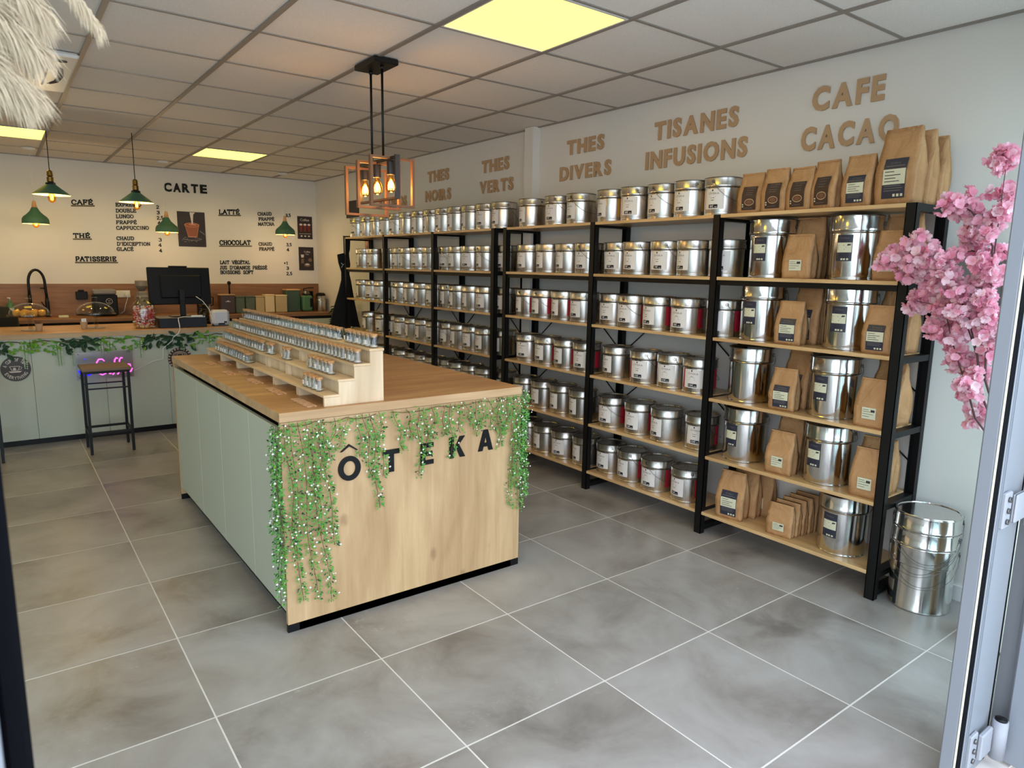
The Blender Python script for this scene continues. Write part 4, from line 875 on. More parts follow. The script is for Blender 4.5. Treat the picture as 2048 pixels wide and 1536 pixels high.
# stools
def stool(x, y, label):
    o = empty('bar_stool', (x, y, 0), label, 'stool', 'black steel bar stools at the bar')
    H_ = .68; a = .155
    m_ = MB(); m_.bbox((-a - .012, -a - .012, H_ - .022), (a + .012, a + .012, H_), 'stool_wood', .002); m_.build('seat', o)
    m_ = MB()
    for p, q in (((-a, -a), (a, -a + .018)), ((-a, a - .018), (a, a)), ((-a, -a + .018), (-a + .018, a - .018)), ((a - .018, -a + .018), (a, a - .018))): m_.box((p[0], p[1], H_ - .042), (q[0], q[1], H_ - .0225), 'black_metal')
    m_.build('seat_frame', o)
    for sx in (-1, 1):
        for sy in (-1, 1):
            m_ = MB(); m_.box((sx * a, sy * a, .0005), (sx * (a - .02), sy * (a - .02), H_ - .0425), 'black_metal'); m_.build('leg', o)
    for z, ys_ in ((.515, (-1, 1)), (.155, (-1, 1))):
        for s_ in ys_:
            m_ = MB(); m_.box((-a + .0205, s_ * a, z), (a - .0205, s_ * (a - .016), z + (.010 if z > .3 else .018)), 'black_metal'); m_.build('rung', o)
    for s_ in (-1, 1):
        m_ = MB(); m_.box((s_ * a, -a + .0205, .155), (s_ * (a - .016), a - .0205, .173), 'black_metal'); m_.build('rung', o)
stool(.185, 3.48, 'square wooden-seated black bar stool in front of the neon sign'); stool(-.665, 3.58, 'black bar stool at the left edge, below the round tea sign')
# garland under the bar top
g = empty('leaf_garland', (0, 0, 0), 'long garland of dark and light leaves tucked under the bar top', 'garland')
rg = random.Random(21)
m_ = MB(); m_.tube([(-.9 + k * .06, BY0 - .002 + .006 * math.sin(k), BZ - .065 + .01 * math.sin(k * 1.7)) for k in range(36)], .004, 'stem_brown', 5); m_.build('main_stem', g)
def leaf_me(L_, w, m):
    m_ = MB(); m_.add([(0, 0, 0), (w * .6, L_ * .25, .003), (w, L_ * .5, .004), (w * .6, L_ * .8, .001), (0, L_, -.003), (-w * .6, L_ * .8, .001), (-w, L_ * .5, .004), (-w * .6, L_ * .25, .003), (0, L_ * .5, -.002)],
        [(0, 1, 8), (1, 2, 8), (2, 3, 8), (3, 4, 8), (4, 5, 8), (5, 6, 8), (6, 7, 8), (7, 0, 8)], m); return m_.mesh('leaf')
lms = {'leaf_dark': leaf_me(.075, .017, 'leaf_dark'), 'leaf_yellowgreen': leaf_me(.045, .012, 'leaf_yellowgreen'), 'leaf_green': leaf_me(.045, .010, 'leaf_green')}
for k in range(290):
    x = -.9 + 2.08 * k / 290 + rg.uniform(-.01, .01); ph = math.sin(x * 9.3 + 1) + .6 * math.sin(x * 23)
    nm = 'leaf_dark' if ph > -.1 else ('leaf_yellowgreen' if rg.random() < .6 else 'leaf_green')
    l = link('leaf', lms[nm], g, (x, BY0 - .006 - rg.random() * .018, BZ - .050 - rg.random() ** 1.3 * .11))
    ang = rg.uniform(-2.3, 2.3) + PI
    l.rotation_euler = (PI / 2 + rg.uniform(-.5, .5), rg.uniform(-.5, .5) , 0); l.rotation_euler = (Matrix.Rotation(ang, 3, 'Y') @ Matrix.Rotation(PI / 2 + rg.uniform(-.6, .6), 3, 'X')).to_euler()
    s_ = rg.uniform(.6, 1.1); l.scale = (s_, s_, s_)
for x, dz in ((-.72, .20), (-.52, .24), (-.315, .21), (-.095, .20), (-.075, .20), (.007, .21), (.215, .15), (.28, .13), (.51, .17), (.85, .12), (1.08, .13), (1.15, .16)):
    m_ = MB(); zt = BZ - .07; m_.tube([(x, BY0 - .012, zt), (x + .006, BY0 - .014, zt - dz)], .0012, 'leaf_green', 4); st = m_.build('bead_strand', g); m_ = MB()
    for k in range(int(dz / .014)):
        z_ = zt - .02 - k * .014
        if z_ < zt - dz: break
        for s_ in (-1, 1): leaf_poly(m_, Vector((x + .003 + s_ * .002, BY0 - .015, z_)), Vector((s_, -.3, rg.uniform(-.7, .5))), Vector((0, -1, rg.uniform(0, .6))), rg.uniform(.016, .024) * (1 - .4 * k * .014 / dz), .0065, 'leaf_sage')
    stuff(m_.build('leaves', st))
# round plaques
def arc_text(m_, txt, mt, R0, a_mid, span, h, y, flip=False):
    n = len(txt)
    for i, ch in enumerate(txt):
        if ch == ' ': continue
        a = a_mid + (span / 2 - span * (i + .5) / n) * (1 if not flip else -1)
        vs, fs, W0, H0 = text_geo(ch, .02); w = h * W0 / H0; w = min(w, span * R0 / n * .92)
        c = Vector((R0 * math.cos(a), y, R0 * math.sin(a)))
        up = Vector((math.cos(a), 0, math.sin(a))) * (-1 if flip else 1); rt_ = Vector((math.sin(a), 0, -math.cos(a))) * (-1 if flip else 1)
        m_.add([c + rt_ * (v[0] * w / W0 - w / 2) + up * (v[1] * h / H0 - h / 2) for v in vs], fs, mt)
mat('plaque_grey', (84, 80, 82), .7); mat('plaque_cream', (216, 208, 200), .7); mat('plaque_brown', (58, 42, 38), .7); mat('plaque_beige', (200, 178, 156), .7)
o = empty('round_plaque', (-.38, BY0 + .018, .635), 'round grey plaque reading A CUP of TEA EVERYTHING with a teacup, on the bar front', 'plaque')
m_ = MB(); m_.lathe([(.100, 0), (.100, .006)], 'plaque_grey', 48, M=Matrix.Rotation(PI / 2, 4, 'X')); m_.build('disc', o)
m_ = MB(); arc_text(m_, 'A CUP of TEA', 'plaque_cream', .074, PI / 2 + .1, 2.5, .027, -.0072); arc_text(m_, 'EVERYTHING', 'plaque_cream', .074, -PI / 2, 2.3, .025, -.0072, True); text_on(m_, 'Solves', 'plaque_cream', (.052, -.0072, .034), (.93, 0, .36), (-.36, 0, .93), .014, .036)
m_.build('lettering', o)
m_ = MB()
m_.prism([(-.042, .022), (.028, .022), (.016, -.014), (-.028, -.014)], -.0074, -.0062, 'plaque_cream'); m_.prism([(-.037, .018), (.023, .018), (.013, -.011), (-.024, -.011)], -.0082, -.0072, 'plaque_grey')
m_.tube([(.025, -.0075, .016), (.040, -.0075, .012), (.036, -.0075, -.002), (.020, -.0075, -.006)], .002, 'plaque_cream', 5)
m_.prism([(-.050, -.018), (.040, -.018), (.026, -.030), (-.036, -.030)], -.0078, -.0064, 'plaque_cream'); m_.prism([(-.016, .010), (-.002, .010), (.002, -.002), (.0, -.010), (-.018, -.010), (-.020, -.002)], -.0092, -.0083, 'plaque_cream'); m_.build('teacup_emblem', o)
o = empty('round_plaque', (.83, BY0 + .018, .640), 'round brown and beige plaque with a coffee cup drawing, half behind the island', 'plaque')
m_ = MB(); m_.lathe([(.100, 0), (.100, .006)], 'plaque_brown', 48, M=Matrix.Rotation(PI / 2, 4, 'X')); m_.build('disc', o)
m_ = MB()
for k in range(22):
    a = 2 * PI * k / 22; m_.prism([(.098 * math.cos(a - .09), .098 * math.sin(a - .09)), (.098 * math.cos(a + .09), .098 * math.sin(a + .09)), (.078 * math.cos(a + .04), .078 * math.sin(a + .04))], -.0075, -.0062, 'plaque_beige')
for r_ in (.018, .030, .040): m_.tube([(r_ * 1.4 * math.cos(q), -.0068, .034 + r_ * .75 * math.sin(q)) for q in [2 * PI * k / 20 for k in range(20)]], .0028, 'plaque_beige', 5, closed=True)
m_.build('print', o)
# neon sign: clear sheet, pink script, blue cup
o = empty('neon_sign', (.235, BY0 - .04, .63), 'clear acrylic neon sign with pink Coffee script and blue cup behind the stool', 'neon sign')
m_ = MB(); m_.box((-.21, 0, -.115), (.21, .005, .115), 'acrylic_sheet'); m_.build('backing_sheet', o)
m_ = MB()
for sx in (-.19, .19):
    for sz in (-.1, .1): m_.tube([(sx, -.006, sz), (sx, .058, sz)], .004, 'wire_steel', 8)
m_.build('standoff', o)
m_ = MB(); c = []
def st_(pts): m_.tube([(x, -.010, z - .010) for x, z in pts], .0055, 'neon_pink', 6)
st_([(-.005, .045), (-.02, .062), (-.045, .062), (-.062, .035), (-.064, -.005), (-.052, -.055), (-.028, -.072), (-.002, -.060), (.008, -.03)])
st_([(.030, -.068), (.016, -.048), (.018, -.018), (.034, -.006), (.046, -.022), (.044, -.052), (.030, -.068)])
for q in (.062, .098): st_([(q - .014, -.076), (q - .002, -.062), (q + .004, .0), (q + .010, .050), (q + .022, .066), (q + .034, .062)]); st_([(q - .008, .004), (q + .020, .006)])
for q in (.128, .165): st_([(q, -.020), (q + .022, -.012), (q + .020, .004), (q + .006, .008), (q - .004, -.012), (q + .004, -.058), (q + .022, -.058), (q + .034, -.030)])
m_.build('script_tube', o)
m_ = MB(); m_.prism([(-.200, -.035), (-.075, -.035), (-.085, -.058), (-.120, -.082), (-.170, -.082), (-.192, -.060)], -.014, -.006, 'neon_blue'); m_.tube([(-.148, -.010, .058), (-.142, -.010, .062)], .005, 'neon_blue', 6); m_.build('cup_tube', o)
# things standing on the bar
def cake_stand(x, y, label, full):
    o = empty('cake_stand', (x, y, BZ + .0005), label, 'cake stand', 'glass cake stands on the bar')
    m_ = MB(); m_.lathe([(.070, 0), (.068, .006), (.020, .014), (.012, .022), (.020, .036), (.012, .050), (.024, .066), (.014, .080), (.018, .100), (.030, .118)], 'dome_glass', 24); m_.build('foot', o)
    m_ = MB(); m_.lathe([(.158, .132), (.160, .126), (.150, .119), (.010, .118)], 'dome_glass', 40); m_.lathe([(.150, .122), (.001, .122)], 'dome_glass', 40); m_.build('plate', o)
    m_ = MB(); m_.lathe([(.150 * math.cos(q), .126 + .105 * math.sin(q)) for q in [PI / 2 * k / 14 for k in range(15)]], 'dome_glass', 44, cap=False); d_ = m_.build('dome', o)
    m_ = MB(); m_.lathe([(.010, .228), (.012, .238), (.022, .262), (.024, .268), (.016, .272)], 'dome_glass', 14); m_.build('knob', d_)
cake_stand(-.245, 4.27, 'glass cake stand with dome holding yellow muffins on the bar', True); cake_stand(.235, 4.30, 'empty glass cake stand with dome beside the paper cup', False)
MU = ['ring right side', 'ring back right', 'ring far back', 'ring back left', 'ring left side', 'ring front left', 'ring front', 'ring front right']
k_ = 0
for r_, n_ in ((.095, 8), (.035, 3)):
    for k in range(n_):
        a = 2 * PI * k / n_ + .3
        m_ = MB(); m_.lathe([(.018, 0), (.022, .010), (.027, .022), (.026, .036), (.018, .047), (.0005, .051)], 'sponge_cake', 14)
        t = m_.build('muffin', None, (-.245 + r_ * math.cos(a), 4.27 + r_ * math.sin(a), BZ + .1235)); tag(t, 'round yellow muffin under the glass dome on the bar, %s' % (('in the middle, %s of three' % ORD[k]) if r_ < .05 else MU[k]), 'muffin', 'muffins under the dome'); k_ += 1
def paper_cup(x, y, label, stf):
    o = empty('paper_cup', (x, y, BZ + .0005), label, 'cup')
    m_ = MB(); m_.lathe([(.022, 0), (.023, .004), (.028, .058), (.030, .060), (.028, .062)], 'letter_wood', 20); m_.lathe([(.0225, .002), (.0232, .009)], 'label_ink_dark', 20, cap=False); m_.build('cup_wall', o)
paper_cup(-.190, 4.195, 'small kraft paper cup of wooden stirrers before the muffin stand', 1); paper_cup(.137, 4.245, 'small kraft paper cup of sugar sticks before the empty stand', 1)
m_ = MB(); rr = random.Random(3)
for k in range(18): a = rr.uniform(0, 6.28); r_ = rr.uniform(0, .018); m_.tube([(r_ * math.cos(a), r_ * math.sin(a), .0), (r_ * 1.9 * math.cos(a), r_ * 1.9 * math.sin(a), .036)], .0022, 'copper_wood', 4)
o = m_.build('wooden_stirrers', None, (-.190, 4.195, BZ + .055)); tag(o, 'bunch of thin brown wooden stirrers in the left paper cup', 'stirrers', kind='stuff')
m_ = MB()
for k in range(9): a = rr.uniform(0, 6.28); r_ = rr.uniform(0, .016); m_.box((r_ * math.cos(a) - .005, r_ * math.sin(a) - .002, 0), (r_ * math.cos(a) + .005, r_ * math.sin(a) + .002, .030 + rr.uniform(0, .008)), 'white_plastic')
o = m_.build('sugar_sticks', None, (.137, 4.245, BZ + .055)); tag(o, 'bunch of white sugar sticks in the right paper cup', 'sugar sticks', kind='stuff')
# sweet jar
o = empty('sweet_jar', (.592, 4.13, BZ + .0005), 'large clear glass jar full of red and white wrapped sweets', 'jar')
m_ = MB(); m_.lathe([(.070, 0), (.088, .010), (.092, .030), (.092, .190), (.082, .222), (.055, .245), (.052, .262), (.060, .268)], 'dome_glass', 32); m_.build('glass_body', o)
m_ = MB(); m_.lathe([(.062, .266), (.064, .270), (.060, .284), (.020, .288)], 'dome_glass', 24); m_.build('glass_lid', o)
for nm_, c_ in (('sweet_red', (206, 50, 60)), ('sweet_white', (236, 226, 216)), ('sweet_pink', (226, 130, 130)), ('sweet_yellow', (214, 180, 90))): mat(nm_, c_, .35)
m_ = MB(); rr = random.Random(9)
for k in range(520):
    a = rr.uniform(0, 6.28); r_ = .080 * math.sqrt(rr.uniform(.45, 1)); z_ = rr.uniform(.012, .195); s_ = rr.uniform(.008, .014); M_ = Matrix.Translation((r_ * math.cos(a), r_ * math.sin(a), z_)) @ Matrix.Rotation(rr.uniform(0, 3), 4, Vector((rr.random(), rr.random(), rr.random() + .1)))
    q = z_ / .2; nm_ = rr.choice(['sweet_yellow', 'sweet_red', 'sweet_white'] if q < .25 else (['sweet_red', 'sweet_red', 'sweet_white', 'sweet_pink'] if q < .8 else ['sweet_white', 'sweet_white', 'sweet_red']))
    m_.add([Vector(v) * s_ for v in ((1.3, 0, 0), (-1.3, 0, 0), (0, .8, 0), (0, -.8, 0), (0, 0, .7), (0, 0, -.7))], [(0, 2, 4), (2, 1, 4), (1, 3, 4), (3, 0, 4), (2, 0, 5), (1, 2, 5), (3, 1, 5), (0, 3, 5)], nm_, False, M_)
stuff(m_.build('sweets', o))
# till: cash drawer, monitor seen from behind
navyb = mat('navy_plastic', (18, 24, 34), .45, spec=.3)
o = empty('cash_drawer', (.895, 4.19, BZ + .0005), 'dark blue-black cash drawer on the bar below the monitor', 'cash drawer')
m_ = MB(); m_.bbox((-.20, -.16, 0), (.20, .18, .088), 'navy_plastic', .003); m_.build('body', o); m_ = MB(); m_.box((-.195, -.1615, .008), (.195, -.1605, .080), 'navy_plastic'); m_.build('front', o)
o = empty('monitor', (.935, 4.25, BZ + .0895), 'large black monitor seen from behind on the bar', 'monitor')
m_ = MB(); M_ = Matrix.Rotation(.10, 4, 'Z') @ Matrix.Rotation(-.06, 4, 'X'); m_.bbox((-.278, -.014, .110), (.268, .014, .452), 'black_plastic', .006, M_); m_.bbox((-.18, -.034, .17), (.18, -.013, .38), 'black_plastic', .008, M_); m_.build('screen_housing', o)
m_ = MB(); m_.bbox((-.09, -.010, .4525), (.07, .018, .466), 'black_plastic', .003, M_); m_.build('camera_bar', o)
m_ = MB(); m_.bbox((-.028, -.060, .008), (.020, -.036, .250), 'black_plastic', .004); m_.build('stand', o); m_ = MB(); m_.bbox((-.11, -.12, 0), (.11, .06, .008), 'black_plastic', .003); m_.build('base', o)
mat('pale_plastic', (206, 206, 212), .4)
o = empty('label_printer', (1.232, 4.12, BZ + .0005), 'small rounded white device with cables at the right end of the bar', 'printer')
m_ = MB(); m_.bbox((-.078, -.06, .006), (.078, .06, .150), 'pale_plastic', .022); m_.build('body', o)
m_ = MB(); m_.box((-.028, -.0606, .012), (.030, -.0595, .028), 'black_plastic'); m_.box((.022, -.0606, .030), (.050, -.0595, .044), 'black_plastic'); m_.build('socket', o); m_ = MB(); m_.box((-.07, -.05, 0), (.07, .05, .006), 'black_plastic'); m_.build('foot', o)
o = empty('coffee_maker', (1.165, 4.42, BZ + .0005), 'black and chrome filter coffee maker behind the white device', 'coffee maker')
m_ = MB(); m_.bbox((-.06, -.07, 0), (.06, .07, .03), 'black_plastic', .004); m_.bbox((-.05, .03, .03), (.05, .07, .24), 'black_plastic', .004); m_.build('body', o)
m_ = MB(); m_.lathe([(.040, .032), (.052, .05), (.052, .10), (.036, .135), (.038, .15)], 'amber_glass', 20); m_.build('carafe', o)
m_ = MB(); m_.lathe([(.038, .16), (.055, .19), (.055, .27), (.050, .275)], 'wire_steel', 20, (.0, -.01, 0)); m_.tube([(.05, -.02, .26), (.085, -.02, .255), (.08, -.02, .18), (.055, -.02, .175)], .006, 'black_plastic', 6); m_.build('kettle', o)
m_ = MB(); m_.tube([(1.08, 4.02, 1.004), (.98, 4.04, 1.006), (.90, 4.02, 1.010), (.845, 3.99, 1.002), (.838, 3.95, .985), (.838, 3.918, .945), (.838, 3.912, .90), (.82, 3.905, .87), (.775, 3.905, .835), (.770, 3.905, .81), (.690, 3.90, .745), (.682, 3.90, .650), (.60, 3.90, .635), (.452, 3.90, .565)], .0035, 'white_plastic', 6)
tag(m_.build('power_cable'), 'thin white cable running from the cash drawer down to the neon sign', 'cable')
m_ = MB(); m_.tube([(1.02, 4.06, 1.19), (1.07, 4.04, 1.15), (1.12, 4.02, 1.07), (1.14, 4.02, .98), (1.13, 4.02, .925)], .003, 'white_plastic', 6); tag(m_.build('power_cable'), 'white cable hanging beside the monitor toward the small white device', 'cable')
m_ = MB(); m_.bbox((-.05, -.012, 0), (.05, .012, .018), 'white_plastic', .004); tag(m_.build('cable_adapter', None, (1.02, 4.07, BZ + .0895)), 'small white cable adapter lying on top of the cash drawer', 'adapter')
o = empty('office_chair', (-.50, 5.05, 0), 'dark rounded chair back behind the bar at the left edge', 'chair')
m_ = MB(); m_.lathe([(.05, .62), (.17, .66), (.20, .80), (.19, .98), (.12, 1.07), (.001, 1.09)], 'black_cloth', 24); m_.build('backrest', o); m_ = MB(); m_.tube([(0, 0, .02), (0, 0, .62)], .03, 'black_metal', 10); m_.build('column', o)
for k in range(5): a = 2 * PI * k / 5; m_ = MB(); m_.tube([(0, 0, .06), (.26 * math.cos(a), .26 * math.sin(a), .02)], .018, 'black_metal', 6); m_.build('foot', o)

# ================================================================== BACK COUNTER AND WALL
KY = 5.65; KZ = .90
o = empty('back_counter', (0, 5.95, 0), 'wood-topped sage cupboard run along the back wall', 'counter')
m_ = MB(); m_.bbox((XL + .02, KY - 5.95, KZ - .038), (XR - .002, YB - .022 - 5.95, KZ), 'backsplash_wood', .0015); m_.build('worktop', o)
xs = [XL + .02 + (XR - XL - .03) * k / 12 for k in range(13)]
for a, c in zip(xs, xs[1:]):
    m_ = MB(); m_.bbox((-(c - a) / 2 + .002, KY - 5.95 + .02, .10), ((c - a) / 2 - .002, KY - 5.95 + .038, .70), 'sage_laminate', .001); m_.build('door', o, ((a + c) / 2, 0, 0))
    m_ = MB(); m_.bbox((-(c - a) / 2 + .002, KY - 5.95 + .02, .705), ((c - a) / 2 - .002, KY - 5.95 + .038, .825), 'sage_laminate', .001); m_.build('drawer', o, ((a + c) / 2, 0, 0))
m_ = MB(); m_.box((XL + .02, KY - 5.95 + .045, .0005), (XR - .004, YB - .03 - 5.95, KZ - .039), 'dark_slot'); m_.build('carcass', o)
m_ = MB(); m_.box((XL + .02, YB - .020, KZ + .0005), (XR - .002, YB - .0005, 1.245), 'backsplash_wood'); struct(m_.build('trim_1'))

# serif menu letters
G = {'A': (.9, [[(0, 0), (.5, 1), (1, 0)], [(.2, .38), (.8, .38)]], [(0, 0), (1, 0)]), 'B': (.8, [[(.15, 0), (.15, 1), (.75, 1), (.9, .85), (.9, .65), (.75, .52), (.15, .52)], [(.75, .52), (1, .38), (1, .15), (.8, 0), (.15, 0)]], [(.15, 0), (.15, 1)]),
 'C': (.85, [[(1, .72), (.95, .9), (.7, 1), (.35, 1), (.08, .8), (0, .5), (.08, .2), (.35, 0), (.7, 0), (1, .2)]], []), 'D': (.9, [[(.15, 0), (.15, 1), (.65, 1), (.95, .8), (1, .5), (.95, .2), (.65, 0), (.15, 0)]], [(.15, 0), (.15, 1)]),
 'E': (.8, [[(.95, .78), (.95, 1), (.15, 1), (.15, 0), (1, 0), (1, .22)], [(.15, .52), (.7, .52), (.7, .64), (.7, .4)]], [(.15, 0), (.15, 1)]), 'F': (.8, [[(1, .78), (1, 1), (.15, 1), (.15, 0)], [(.15, .52), (.7, .52), (.7, .64), (.7, .4)]], [(.15, 0), (.15, 1)]),
 'G': (.9, [[(.95, .78), (.9, .92), (.65, 1), (.35, 1), (.08, .8), (0, .5), (.08, .2), (.35, 0), (.7, 0), (.9, .1), (.9, .42), (.6, .42)]], []), 'H': (.9, [[(.12, 0), (.12, 1)], [(.88, 0), (.88, 1)], [(.12, .5), (.88, .5)]], [(.12, 0), (.12, 1), (.88, 0), (.88, 1)]),
 'I': (.4, [[(.5, 0), (.5, 1)]], [(.5, 0), (.5, 1)]), 'J': (.6, [[(.65, 1), (.65, .2), (.5, 0), (.2, 0), (.05, .15)]], [(.65, 1)]), 'L': (.75, [[(.2, 1), (.2, 0), (1, 0), (1, .25)]], [(.2, 0), (.2, 1)]), 'M': (1.1, [[(.08, 0), (.08, 1), (.5, .25), (.92, 1), (.92, 0)]], [(.08, 0), (.92, 0)]),
 'N': (.95, [[(.1, 0), (.1, 1), (.9, 0), (.9, 1)]], [(.1, 0), (.9, 1)]), 'O': (.9, [[(.5, 0), (.2, .08), (0, .35), (0, .65), (.2, .92), (.5, 1), (.8, .92), (1, .65), (1, .35), (.8, .08), (.5, 0)]], []), 'P': (.8, [[(.15, 0), (.15, 1), (.75, 1), (.95, .85), (.95, .6), (.75, .45), (.15, .45)]], [(.15, 0)]),
 'R': (.85, [[(.15, 0), (.15, 1), (.72, 1), (.9, .86), (.9, .62), (.72, .48), (.15, .48)], [(.5, .48), (.95, 0)]], [(.15, 0), (.92, 0)]), 'S': (.75, [[(.9, .75), (.85, .92), (.6, 1), (.3, 1), (.08, .85), (.1, .65), (.5, .5), (.9, .36), (.95, .14), (.7, 0), (.3, 0), (.08, .1), (.05, .28)]], []),
 'T': (.85, [[(0, .78), (0, 1), (1, 1), (1, .78)], [(.5, 1), (.5, 0)]], [(.5, 0)]), 'U': (.9, [[(.12, 1), (.12, .25), (.3, 0), (.7, 0), (.88, .25), (.88, 1)]], [(.12, 1), (.88, 1)]), 'V': (.9, [[(0, 1), (.5, 0), (1, 1)]], [(0, 1), (1, 1)]), 'X': (.9, [[(.05, 0), (.95, 1)], [(.05, 1), (.95, 0)]], [(.05, 0), (.95, 0), (.05, 1), (.95, 1)]),
 '1': (.5, [[(.2, .8), (.5, 1), (.5, 0)]], [(.5, 0)]), '2': (.75, [[(.05, .75), (.2, .95), (.5, 1), (.85, .9), (.9, .65), (.6, .4), (0, 0), (1, 0)]], []), '3': (.7, [[(.05, .85), (.3, 1), (.7, 1), (.95, .8), (.85, .58), (.45, .52), (.9, .42), (1, .18), (.7, 0), (.25, 0), (0, .15)]], []),
 '4': (.75, [[(.7, 0), (.7, 1), (0, .3), (1, .3)]], [(.7, 0)]), '5': (.7, [[(.9, 1), (.15, 1), (.1, .55), (.6, .62), (.95, .4), (.9, .12), (.5, 0), (.05, .1)]], []), ',': (.3, [[(.5, .08), (.3, -.18)]], []), '+': (.6, [[(.5, .25), (.5, .75)], [(.15, .5), (.85, .5)]], []), "'": (.3, [[(.5, 1), (.5, .75)]], []), ' ': (.8, [], [])}
def serif_line(mb, txt, x0, x1, z0, h, z1, th, m='black_plastic', dep=.004):
    adv = []; 
    for ch in txt: b_ = 'E' if ch == '\u00c9' else ch; adv.append((b_, G[b_][0], ch == '\u00c9'))
    tot = sum(a[1] for a in adv) + .28 * (len(adv) - 1); sc = (x1 - x0) / tot; x = x0; sl = (z1 - z0) / (x1 - x0)
    def bar(p, q, t):
        d = Vector((q[0] - p[0], 0, q[1] - p[1])); 
        if d.length < 1e-6: return
        d.normalize(); n = Vector((-d.z, 0, d.x)) * t / 2; e = d * t * .35; P0 = Vector((p[0], 0, p[1])) - e; P1 = Vector((q[0], 0, q[1])) + e; o_ = Vector((0, -dep, 0))
        mb.add([P0 - n, P1 - n, P1 + n, P0 + n, P0 - n + o_, P1 - n + o_, P1 + n + o_, P0 + n + o_], [(0, 1, 2, 3), (4, 7, 6, 5), (0, 4, 5, 1), (1, 5, 6, 2), (2, 6, 7, 3), (3, 7, 4, 0)], m)
    for ch, w, acc in adv:
        W_ = w * sc; zb_ = z0 + sl * (x - x0); f = lambda p: (x + p[0] * W_, zb_ + p[1] * h)
        for pl_ in G[ch][1]:
            for p, q in zip(pl_, pl_[1:]): bar(f(p), f(q), th)
        for p in G[ch][2]: c = f(p); bar((c[0] - W_ * .14 - .001, c[1]), (c[0] + W_ * .14 + .001, c[1]), th * .8)
        if acc: bar(f((.5, 1.15)), f((.72, 1.32)), th * .8)
        x += (w + .28) * sc
MENU = [('CAFÉ', 0.293, 0.486, 2.101, 0.045, 2.114), ('THÉ', 0.283, 0.433, 1.746, 0.043, 1.752), ('PATISSERIE', 0.284, 0.67, 1.493, 0.046, 1.5), ('LATTÉ', 1.812, 2.048, 2.086, 0.05, 2.099), ('CHOCOLAT', 1.802, 2.165, 1.718, 0.051, 1.73), ('EXPRESSO', 0.712, 0.964, 2.107, 0.035, 2.123), ('DOUBLE', 0.71, 0.908, 2.041, 0.036, 2.053), ('LUNGO', 0.706, 0.877, 1.978, 0.036, 1.987), ('FRAPPÉ', 0.704, 0.905, 1.913, 0.036, 1.923), ('CAPPUCCINO', 0.701, 1.026, 1.851, 0.036, 1.866), ('CHAUD', 0.696, 0.865, 1.735, 0.036, 1.741), ("D'EXCEPTION", 0.695, 1.028, 1.674, 0.036, 1.684), ('GLACÉ', 0.69, 0.852, 1.616, 0.036, 1.62), ('2', 1.125, 1.149, 2.108, 0.034, 2.109), ('3', 1.125, 1.151, 2.046, 0.034, 2.047), ('2,5', 1.123, 1.186, 1.986, 0.034, 1.99), ('4', 1.128, 1.154, 1.93, 0.034, 1.931), ('3', 1.126, 1.153, 1.735, 0.035, 1.736), ('4', 1.122, 1.149, 1.676, 0.034, 1.677), ('4', 1.124, 1.15, 1.613, 0.034, 1.613), ('CHAUD', 2.275, 2.443, 2.096, 0.037, 2.106), ('FRAPPÉ', 2.284, 2.473, 2.033, 0.037, 2.043), ('MATCHA', 2.275, 2.471, 1.971, 0.037, 1.981), ('3,5', 2.629, 2.688, 2.099, 0.035, 2.103), ('CHAUD', 2.271, 2.432, 1.724, 0.037, 1.729), ('FRAPPÉ', 2.274, 2.458, 1.662, 0.037, 1.667), ('3,5', 2.625, 2.687, 1.729, 0.035, 1.731), ('4', 2.626, 2.652, 1.665, 0.035, 1.666), ('LAIT VÉGÉTAL', 1.793, 2.147, 1.485, 0.04, 1.491), ("JUS D'ORANGE PRÉSSÉ", 1.789, 2.358, 1.421, 0.04, 1.428), ('BOISSONS SOFT', 1.792, 2.184, 1.365, 0.04, 1.368), ('+1', 2.58, 2.632, 1.492, 0.035, 1.492), ('3', 2.614, 2.639, 1.428, 0.035, 1.428), ('2,5', 2.612, 2.68, 1.358, 0.036, 1.359)]
PN = ['beside EXPRESSO', 'beside DOUBLE', 'beside LUNGO', 'beside FRAPP\u00c9 under CAF\u00c9', 'beside CHAUD under TH\u00c9', "beside D'EXCEPTION", 'beside GLAC\u00c9', 'beside CHAUD under LATT\u00c9', 'beside CHAUD under CHOCOLAT', 'beside FRAPP\u00c9 under CHOCOLAT', 'beside LAIT V\u00c9G\u00c9TAL', "beside JUS D'ORANGE", 'beside BOISSONS SOFT']
olive = mat('underline_olive', (96, 82, 58), .7)
for k, (t_, x0, x1, z0, h, z1) in enumerate(MENU):
    m_ = MB(); hd = k < 5; serif_line(m_, t_, 0, x1 - x0, 0, h, z1 - z0, .0115 if hd else .0080)
    if hd:
        o = empty('menu_heading', (x0, YB - .0005, z0), 'black serif heading %s with olive underline on the menu wall' % t_, 'menu lettering', 'menu headings on the back wall'); m_.build('lettering', o)
        m_ = MB(); m_.prism([(-.01, -.024), (x1 - x0 + .02, z1 - z0 - .024), (x1 - x0 + .02, z1 - z0 - .010), (-.01, -.010)], -.004, 0, 'underline_olive'); m_.build('underline', o)
    else:
        price = t_[0] in '+12345'; sec = 'under CAF\u00c9' if x0 < 1.2 and z0 > 1.8 else ('under TH\u00c9' if x0 < 1.2 else ('under LATT\u00c9' if z0 > 1.9 else ('under CHOCOLAT' if z0 > 1.6 else 'of the extras')))
        pn_ = PN.pop(0) if price else ''
        o = m_.build('menu_price' if price else 'menu_line', None, (x0, YB - .0005, z0)); tag(o, ('black price %s on the menu wall %s' % (t_, pn_)) if price else 'black serif menu line %s %s' % (t_, sec), 'menu lettering', 'menu lines on the back wall')
o = empty('menu_title', (1.214, YB, 2.306), 'large black block title CARTE high on the menu wall', 'menu lettering')
